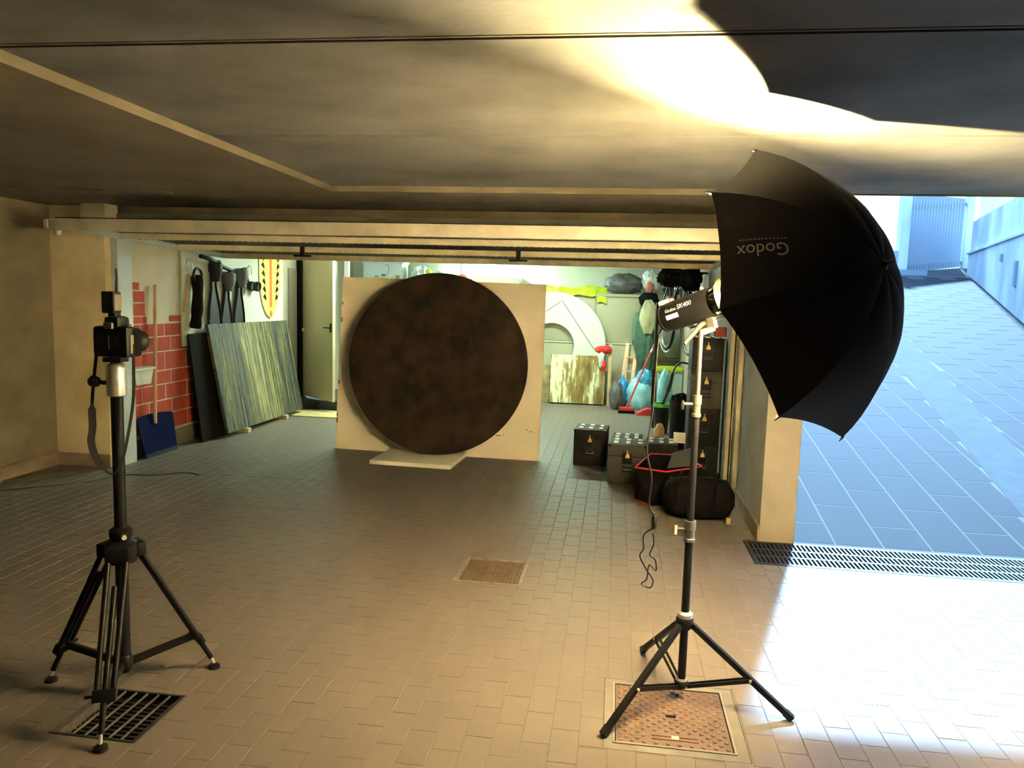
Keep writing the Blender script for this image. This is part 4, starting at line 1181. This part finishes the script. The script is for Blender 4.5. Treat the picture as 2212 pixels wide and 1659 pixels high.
MB().blob((-.15, 11.765, .63), (.035, .025, .08), 10, .3, 3).build('red_fold', RED, fl, smooth=True)
# bags on the floor
tag(MB().blob((.06, 11.50, .19), (.11, .12, .24), 31, .14, flat=.0).build('rubbish_bag', GREYBAG, smooth=True), 'grey knotted rubbish bag by the pine batten', 'bag')
tag(MB().blob((.15, 11.78, .22), (.085, .08, .24), 33, .2, flat=.0).build('rubbish_bag', BLUEBAG2, smooth=True), 'small bright blue bag resting behind the grey bag', 'bag')
bb2 = thing('blue_bag', 'big pale blue plastic bag slumped behind the red dustpan', 'bag', (.42, 11.62, 0))
MB().blob((.42, 11.62, .20), (.20, .15, .30), 37, .16, flat=.0).build('sack', BLUEBAG, bb2, smooth=True)
MB().blob((.47, 11.62, .45), (.13, .12, .16), 39, .2).build('gathered_neck', mat('mid blue bag', (.06, .36, .66), .35, bump=.4, bscale=14), bb2, smooth=True)
# broom and dustpan
bm_ = thing('broom', 'red-handled broom leaning by the jackets', 'broom', (.22, 11.12, 0))
MB().tube([(.21, 11.12, .08), (.62, 11.45, 1.10)], [.014, .014], 10).build('handle', RED, bm_, smooth=True)
MB().tube([(.535, 11.383, .89), (.556, 11.40, .94)], [.016, .016], 10).build('white_band', WHITEP, bm_, smooth=True)
MB().bb((.10, 11.08, .035), (.32, 11.16, .09), .012).build('head', RED, bm_)
MB().bb((.09, 11.07, .0), (.33, 11.17, .04)).build('bristles', BLACKC, bm_)
dp = thing('dustpan', 'red plastic dustpan on the floor', 'dustpan', (.45, 11.05, 0))
m = MB(); m.prism([(.35, 0), (.57, 0), (.585, .085), (.51, .10), (.45, .075), (.365, .025)], (0, 11.14, 0), (1, 0, 0), (0, 0, 1), .20)
m.build('pan', RED, dp)
MB().cyl((.57, 11.05, .06), (.63, 11.05, .03), .012, n=10).build('handle', RED, dp)
# stepladder
sld = thing('stepladder', 'grey aluminium stepladder folded beneath the jackets', 'ladder', (.32, 11.95, 0))
for (xa, xb) in ((.10, .20), (.26, .34)):
    MB().bar((xa, 12.0, 0), (xb, 12.06, .98), .045, .025, (0, 1, 0)).build('rail', ALU, sld)
for k in range(4):
    t = .12 + k * .22
    MB().bar((.10 + .10 * t, 12.0 + .06 * t - .01, .98 * t), (.26 + .08 * t, 12.0 + .06 * t - .01, .98 * t), .05, .02).build('tread', ALU, sld)
for (xa, xb) in ((.16, .22), (.30, .35)):
    MB().bar((xa, 12.06, 0), (xb, 12.075, .94), .03, .02, (0, 1, 0)).build('rear_leg', ALU, sld)
# jackets on hooks
jk = thing('green_jacket', 'green jacket with pale lining hanging at the end of the cupboards', 'jacket', (.46, 12.0, .82))
m = MB().blob((.47, 11.90, 1.10), (.17, .08, .52), 41, .18, 2.4, 20, 18); m.build('body', JACKG, jk, smooth=True)
MB().blob((.33, 11.92, 1.18), (.075, .06, .28), 44, .25).build('sleeve', mat('grey-green cloth', (.10, .17, .13), .9), jk, smooth=True)
MB().blob((.49, 11.80, 1.40), (.125, .06, .26), 42, .15).build('pale_hood', JACKC, jk, smooth=True)
MB().blob((.53, 11.82, .80), (.055, .05, .36), 46, .2).build('sleeve', JACKG, jk, smooth=True)
tag(MB().blob((.50, 12.06, 1.66), (.15, .1, .12), 47, .2).build('soft_bag', BLACKC, smooth=True), 'black soft bag hung above the green jacket', 'bag')
bk_ = thing('clear_bag', 'clear bag with red contents hung beside the dark bundle', 'bag', (.53, 12.1, 1.8))
MB().blob((.54, 12.2, 1.95), (.15, .12, .20), 51, .2).build('sack', CLEARBAG, bk_, smooth=True)
MB().blob((.50, 12.07, 1.86), (.06, .03, .08), 52, .2).build('red_contents', mat('dusty red', (.45, .14, .12), .7), bk_, smooth=True)
# black pole (folded backdrop tube) leaning in the corner
pe = thing('black_pole', 'long black padded pole standing by the jackets', 'pole', (.56, 9.95, 0))
MB().cyl((.525, 9.90, .01), (.54, 10.25, 1.62), .024, n=12).build('tube', BLACKP, pe, smooth=True)
MB().cyl((.5277, 9.963, .30), (.532, 10.06, .75), .030, n=12).build('padding', BLACKC, pe, smooth=True)
MB().lathe([(0, .03), (.03, .026)], (.525, 9.90, 0), (0, 0, 1), 12).build('end_cap', GREYR, pe)
# small shelf and clear bin
struct(B((.62, 12.40, .70), (1.04, 12.6, .74), 'trim_6', mat('shelf brown', (.30, .25, .12), .7), origin=(0, 0, 0)))
tb = thing('storage_bin', 'clear plastic bin with lime lid at the back right', 'bin', (.86, 11.7, 0))
m = MB(); m.prism([(.67, .02), (1.02, .02), (1.03, .60), (.65, .60)], (0, 11.98, 0), (1, 0, 0), (0, 0, 1), .45)
m.build('body', TUB, tb)
MB().bb((.635, 11.51, .60), (1.035, 12.0, .655), .012).build('lid', LIME, tb, smooth=True)
tag(MB().blob((.70, 10.4, .36), (.10, .08, .36), 55, .12, flat=0).build('pale_sack', BLUEBAG, smooth=True), 'upright pale blue sack behind the green-rimmed bucket', 'bag')
bu = thing('bucket', 'black bucket with bright green rim', 'bucket', (.62, 9.55, 0))
MB().lathe([(0, .075), (.01, .08), (.34, .105), (.34, .095), (.02, .07)], (.62, 9.55, 0), (0, 0, 1), 24).build('body', BLACKP, bu, smooth=True)
MB().lathe([(0, .105), (0, .118), (.04, .120), (.04, .103)], (.62, 9.55, .33), (0, 0, 1), 24, closed=True).build('rim', GREEN, bu, smooth=True)
bn = thing('black_bin', 'tall matt black bin beside the stacked cases', 'bin', (.78, 8.55, 0))
MB().lathe([(0, .10), (.02, .115), (.52, .135), (.54, .14), (.54, .125), (.5, .12)], (.77, 8.6, 0), (0, 0, 1), 24).build('body', BLACKP, bn, smooth=True)
MB().blob((.77, 8.6, .53), (.12, .12, .08), 56, .25).build('bin_liner', BLACKC, bn, smooth=True)
tag(MB().tube(smooth_path([(.95, 9.4, .88), (.80, 9.38, .90), (.72, 9.35, .80), (.68, 9.3, .62), (.65, 9.4, .48), (.62, 9.50, .37)]), [.012] * 18 + [.028] * 10 + [.02] * 13, 8).build('vacuum_hose', mat('hose blue-black', (.02, .035, .04), .5), smooth=True), 'dark hose curving down over the green-rimmed bucket', 'hose')
tag(MB().blob((.56, 8.95, .10), (.06, .05, .11), 58, .2, flat=0).build('paint_bottle', mat('orange print', (.62, .36, .16), .6), smooth=True), 'small orange-labelled pack on the floor below the bucket', 'pack')
# bicycle hung by the right wall
bc = thing('bicycle', 'dark bicycle hung high on the right wall of the bay', 'bicycle', (.7, 9.6, .95))
w1, w2 = V((.66, 10.0, 1.36)), V((.86, 9.02, 1.36))
bd_ = (w2 - w1).normalized(); bs = bd_.cross(V((0, 0, 1)))
def wheel(c):
    w_ = MB().tube([c + bd_ * .33 * math.cos(a) + V((0, 0, .33 * math.sin(a))) for a in [2 * PI * k / 40 for k in range(41)]], .021, 8).build('tyre', BLACKP, bc, smooth=True)
    MB().tube([c + bd_ * .303 * math.cos(a) + V((0, 0, .303 * math.sin(a))) for a in [2 * PI * k / 40 for k in range(41)]], .011, 6).build('rim', CHROME, w_, smooth=True)
    sp = MB()
    for k in range(14):
        a = 2 * PI * k / 14
        sp.cyl(c, c + bd_ * .30 * math.cos(a) + V((0, 0, .30 * math.sin(a))), .0018, n=4)
    sp.build('spokes', CHROME, w_)
    MB().cyl(c - bs * .04, c + bs * .04, .02, n=10).build('hub', ALU, w_)
wheel(w1); wheel(w2)
bbk = w1.lerp(w2, .42) + V((0, 0, -.03)); seat = bbk - bd_ * .12 + V((0, 0, .46)); head = w2 - bd_ * .12 + V((0, 0, .42))
for (p, q) in ((bbk, seat), (bbk, head), (seat, head + V((0, 0, .04))), (w1, bbk), (w1, seat), (head + V((0, 0, .1)), w2)):
    MB().cyl(p, q, .017, n=10).build('frame_tube', BLACKM, bc, smooth=True)
MB().cyl(seat, seat + V((0, 0, .14)) - bd_ * .03, .013, n=8).build('seat_post', ALU, bc)
MB().blob(seat + V((0, 0, .17)) - bd_ * .03, (.09, .13, .035), 61, .05).build('saddle', BLACKP, bc, smooth=True)
hb = head + V((0, 0, .2))
MB().tube(smooth_path([hb + bs * .28 - bd_ * .1, hb + bs * .18, hb, hb - bs * .18, hb - bs * .24 - bd_ * .1]), .013, 8).build('handlebar', BLACKM, bc, smooth=True)
MB().cyl(head + V((0, 0, .08)), hb, .015, n=8).build('stem', BLACKM, bc)
MB().tube([w1 + bd_ * .37 * math.cos(a) + V((0, 0, .37 * math.sin(a))) for a in [PI * (1.15 + .5 * k / 14) for k in range(15)]], .012, 6).build('mudguard', WHITEP, bc, smooth=True)
for (c, r, sd, lb) in (((.62, 9.2, 1.92), (.14, .12, .10), 71, 'black bag hanging above the front of the bicycle'), ((.84, 9.0, 1.90), (.12, .12, .12), 72, 'black bag hanging nearest the right wall'), ((.72, 10.4, 1.86), (.12, .1, .13), 73, 'dark green-black bag hanging above the bicycle saddle')):
    o = tag(MB().blob(c, r, sd, .35, 3, ridged=True).build('hanging_bag', BLACKC if sd < 73 else mat('bottle green', (.02, .04, .03), .7), smooth=True), lb, 'bag', 'dark bags hung over the bicycle')
random.seed(5)
for k in range(3):
    x = .58 + .13 * k; y = 9.3 + random.uniform(-.2, .3)
    tag(MB().tube(smooth_path([(x, y, 2.05), (x + .03, y, 1.85), (x - .02, y, 1.62 + .05 * (k % 3)), (x + .06, y, 1.60 + .05 * (k % 3)), (x + .05, y, 1.85)]), .010, 6).build('hanging_strap', BLACKP if k % 3 else GREYR, smooth=True), ('grey strap dangling nearest the green jacket', 'black strap dangling in the middle above the bicycle', 'black strap dangling nearest the right wall')[k], 'strap', 'straps dangling over the bicycle')

# ================================================================== FLIGHT CASES
CASEB = mat('case black', (.013, .0125, .012), .6, var=.3, scale=40, spec=.2)
CASEG = mat('case charcoal', (.045, .040, .034), .7, var=.2, scale=40)
def flight_case(label, c, d, rz_, body, latch=True, top=True, group='black flight cases', frontplate=True):
    r = thing('flight_case', label, 'case', (0, 0, 0), group)
    w, l, h = d
    lidh = h * .30
    r['_org'] = (0, 0, 0)
    MB().box((0, 0, (h - lidh) / 2 - .001), (w, l, h - lidh - .002), None, .006).build('body', body, r, smooth=True)
    lid = MB().box((0, 0, h - lidh / 2), (w, l, lidh), None, .006).build('lid', body, r, smooth=True)
    MB().bb((-w / 2 - .002, -l / 2 - .002, h - lidh - .006), (w / 2 + .002, l / 2 + .002, h - lidh + .004)).build('valance', BLACKM, r)
    for sx in (-1, 1):
        for sy in (-1, 1):
            MB().box((sx * (w / 2 - .014), sy * (l / 2 - .014), h - .013), (.034, .034, .030), None, .008).build('corner_cap', BLACKM, lid, smooth=True)
    if latch:
        ds = MB().box((0, -l / 2 - .002, h - lidh - .02), (.085, .008, .095), None, .003).build('latch_dish', BLACKM, r, smooth=True)
        MB().prism([(-.02, -.012), (.02, -.012), (.016, .014), (.004, .03), (.004, .055), (-.004, .055), (-.004, .03), (-.016, .014)], (0, -l / 2 - .005, h - lidh + .0), (1, 0, 0), (0, 0, 1), .008).build('butterfly_latch', BRASS, ds)
        if frontplate:
            MB().box((0, -l / 2 - .002, h * .36), (.085, .006, .055), None, .002).build('handle_plate', BLACKM, r, smooth=True)
            MB().tube([(-.035, -l / 2 - .004, h * .38), (-.03, -l / 2 - .014, h * .36), (.03, -l / 2 - .014, h * .36), (.035, -l / 2 - .004, h * .38)], .005, 6).build('handle', GREYR, r)
    if top:
        for iy in (-1, 1):
            for ix in (-1, 0, 1):
                MB().box((ix * w * .31, iy * l * .22, h + .003), (.040, .075, .012), rotz(.0), .003).build('top_fitting', NICKEL, lid, smooth=True)
    r.location = c; r.rotation_euler = (0, 0, rz_)
    return r
flight_case('black flight case standing apart at the left of the group', (-.19, 7.53, 0), (.32, .36, .36), -.06, CASEB)
flight_case('charcoal flight case just left of the red-trimmed box', (.165, 6.88, 0), (.345, .34, .35), -.06, CASEG)
flight_case('low black flight case behind the charcoal one', (.165, 7.62, 0), (.30, .34, .27), -.06, CASEB, latch=False)
flight_case('low black flight case behind the red-trimmed box', (.49, 7.40, 0), (.30, .34, .28), -.06, CASEB, latch=False)
z = 0
for k, (h_, lb) in enumerate(((.33, 'bottom black flight case of the stack by the right jamb'), (.335, 'second black flight case from the bottom of the stack'), (.34, 'third black flight case from the bottom of the stack'), (.30, 'topmost black flight case of the stack by the jamb'))):
    flight_case(lb, (.845, 7.22, z), (.28, .42, h_), -.02, CASEG if k == 2 else CASEB, top=(k == 0 or k == 3))
    z += h_ + .0015
tag(B((.90, 7.06, z + .012), (1.0, 7.2, z + .10), 'red_box', mat('red carton', (.34, .05, .03), .7), bev=.004), 'small red carton on top of the stacked cases', 'carton')
jr = thing('glass_jar', 'greenish glass jar on top of the stacked cases', 'jar', (.82, 7.2, z + .012))
MB().lathe([(0, .045), (.01, .05), (.11, .05), (.13, .035), (.15, .036)], (.82, 7.2, z + .012), (0, 0, 1), 18).build('body', mat('green glass', (.25, .36, .28), .15), jr, smooth=True)
MB().lathe([(.15, .039), (.17, .039)], (.82, 7.2, z + .012), (0, 0, 1), 18).build('lid', WHITEP, jr, smooth=True)
tag(MB().box((.64, 7.16, .36), (.11, .008, .10), rotz(-.1), .001).build('paper_label', LABELW), 'white paper card propped among the cases', 'card')
tag(MB().box((.70, 7.60, .155), (.08, .09, .31), rotz(-.1), .004).build('black_carton', CASEB, smooth=True), 'narrow black carton holding up the white card', 'carton')
# open box with red trim
ob = thing('folding_box', 'open black fabric box edged with red piping', 'box', (.43, 6.22, 0))
rim = [V((.205, 6.02, .30)), V((.445, 5.92, .30)), V((.745, 6.20, .30)), V((.63, 6.62, .30)), V((.35, 6.60, .30))]
bot = [V((.215, 6.15, .0)), V((.335, 5.985, .0)), V((.72, 6.20, .0)), V((.62, 6.58, .0)), V((.36, 6.58, .0))]
nm = len(rim)
m = MB(); cen = V((.45, 6.25, 0))
inn = [p.lerp(V((cen.x, cen.y, p.z)), .05) for p in rim]; inb = [p.lerp(V((cen.x, cen.y, p.z)), .06) + V((0, 0, .012)) for p in bot]
m.add(rim + bot + inn + inb, [(k, (k + 1) % nm, nm + (k + 1) % nm, nm + k) for k in range(nm)] + [(2 * nm + k, 3 * nm + k, 3 * nm + (k + 1) % nm, 2 * nm + (k + 1) % nm) for k in range(nm)] + [(k, 2 * nm + k, 2 * nm + (k + 1) % nm, (k + 1) % nm) for k in range(nm)] + [tuple(range(nm, 2 * nm)), tuple(range(4 * nm - 1, 3 * nm - 1, -1))])
m.build('walls', BLACKC, ob)
MB().tube([*rim, rim[0]], .0075, 6).build('top_piping', REDT, ob)
MB().tube([bot[0] + V((0, 0, .008)), bot[1] + V((0, 0, .008))], .007, 6).build('bottom_piping', REDT, ob)
MB().prism([(0, 0), (.30, .0), (.27, .15), (.06, .12)], (.46, 6.05, .30), (.82, .57, 0), (-.1, .25, .9), .012).build('flap', mat('grey flap', (.06, .065, .07), .7), ob)
# duffel bag
df = thing('duffel_bag', 'black duffel bag lying before the right jamb', 'bag', (.68, 5.74, 0))
m = MB(); pts = []; nu, nv = 20, 14
for jv in range(nv + 1):
    t = jv / nv * 2 - 1
    w = (1 - abs(t) ** 3.5) ** .5 if abs(t) < 1 else 0
    for iu in range(nu):
        a = 2 * PI * iu / nu
        r_ = .155 * (.35 + .65 * w) + .012 * noise.noise(V((t * 3, math.cos(a) * 2, math.sin(a) * 2)))
        cx_ = .675 + t * .265; cy_ = 5.76 + t * .0
        sq = 1.0 / max(abs(math.cos(a)), abs(math.sin(a))) ** .35
        z_ = .15 + r_ * sq * math.sin(a) * 1.0
        pts.append(V((cx_, cy_ + r_ * sq * math.cos(a), max(.0, z_))))
fs = [(jv * nu + iu, jv * nu + (iu + 1) % nu, (jv + 1) * nu + (iu + 1) % nu, (jv + 1) * nu + iu) for jv in range(nv) for iu in range(nu)]
fs += [tuple(range(nu - 1, -1, -1)), tuple(nv * nu + i for i in range(nu))]
m.add(pts, fs); m.build('body', BLACKC, df, smooth=True)
for x in (.53, .80):
    MB().tube(smooth_path([(x - .03, 5.60, .12), (x - .02, 5.58, .26), (x, 5.68, .335), (x + .02, 5.80, .33), (x + .01, 5.9, .25)]), .010, 6).build('strap', BLACKC, df, smooth=True)
MB().tube([(.45, 5.70, .305), (.68, 5.70, .325), (.88, 5.70, .305)], .006, 6).build('zip', BLACKP, df)
MB().bb((.87, 5.60, .002), (.90, 5.62, .05), .004).build('buckle', mat('tan tag', (.40, .27, .18), .7), df)

# ------------------------------------------------------------------ clean-up of helper properties
for o in bpy.data.objects:
    if '_org' in o: del o['_org']
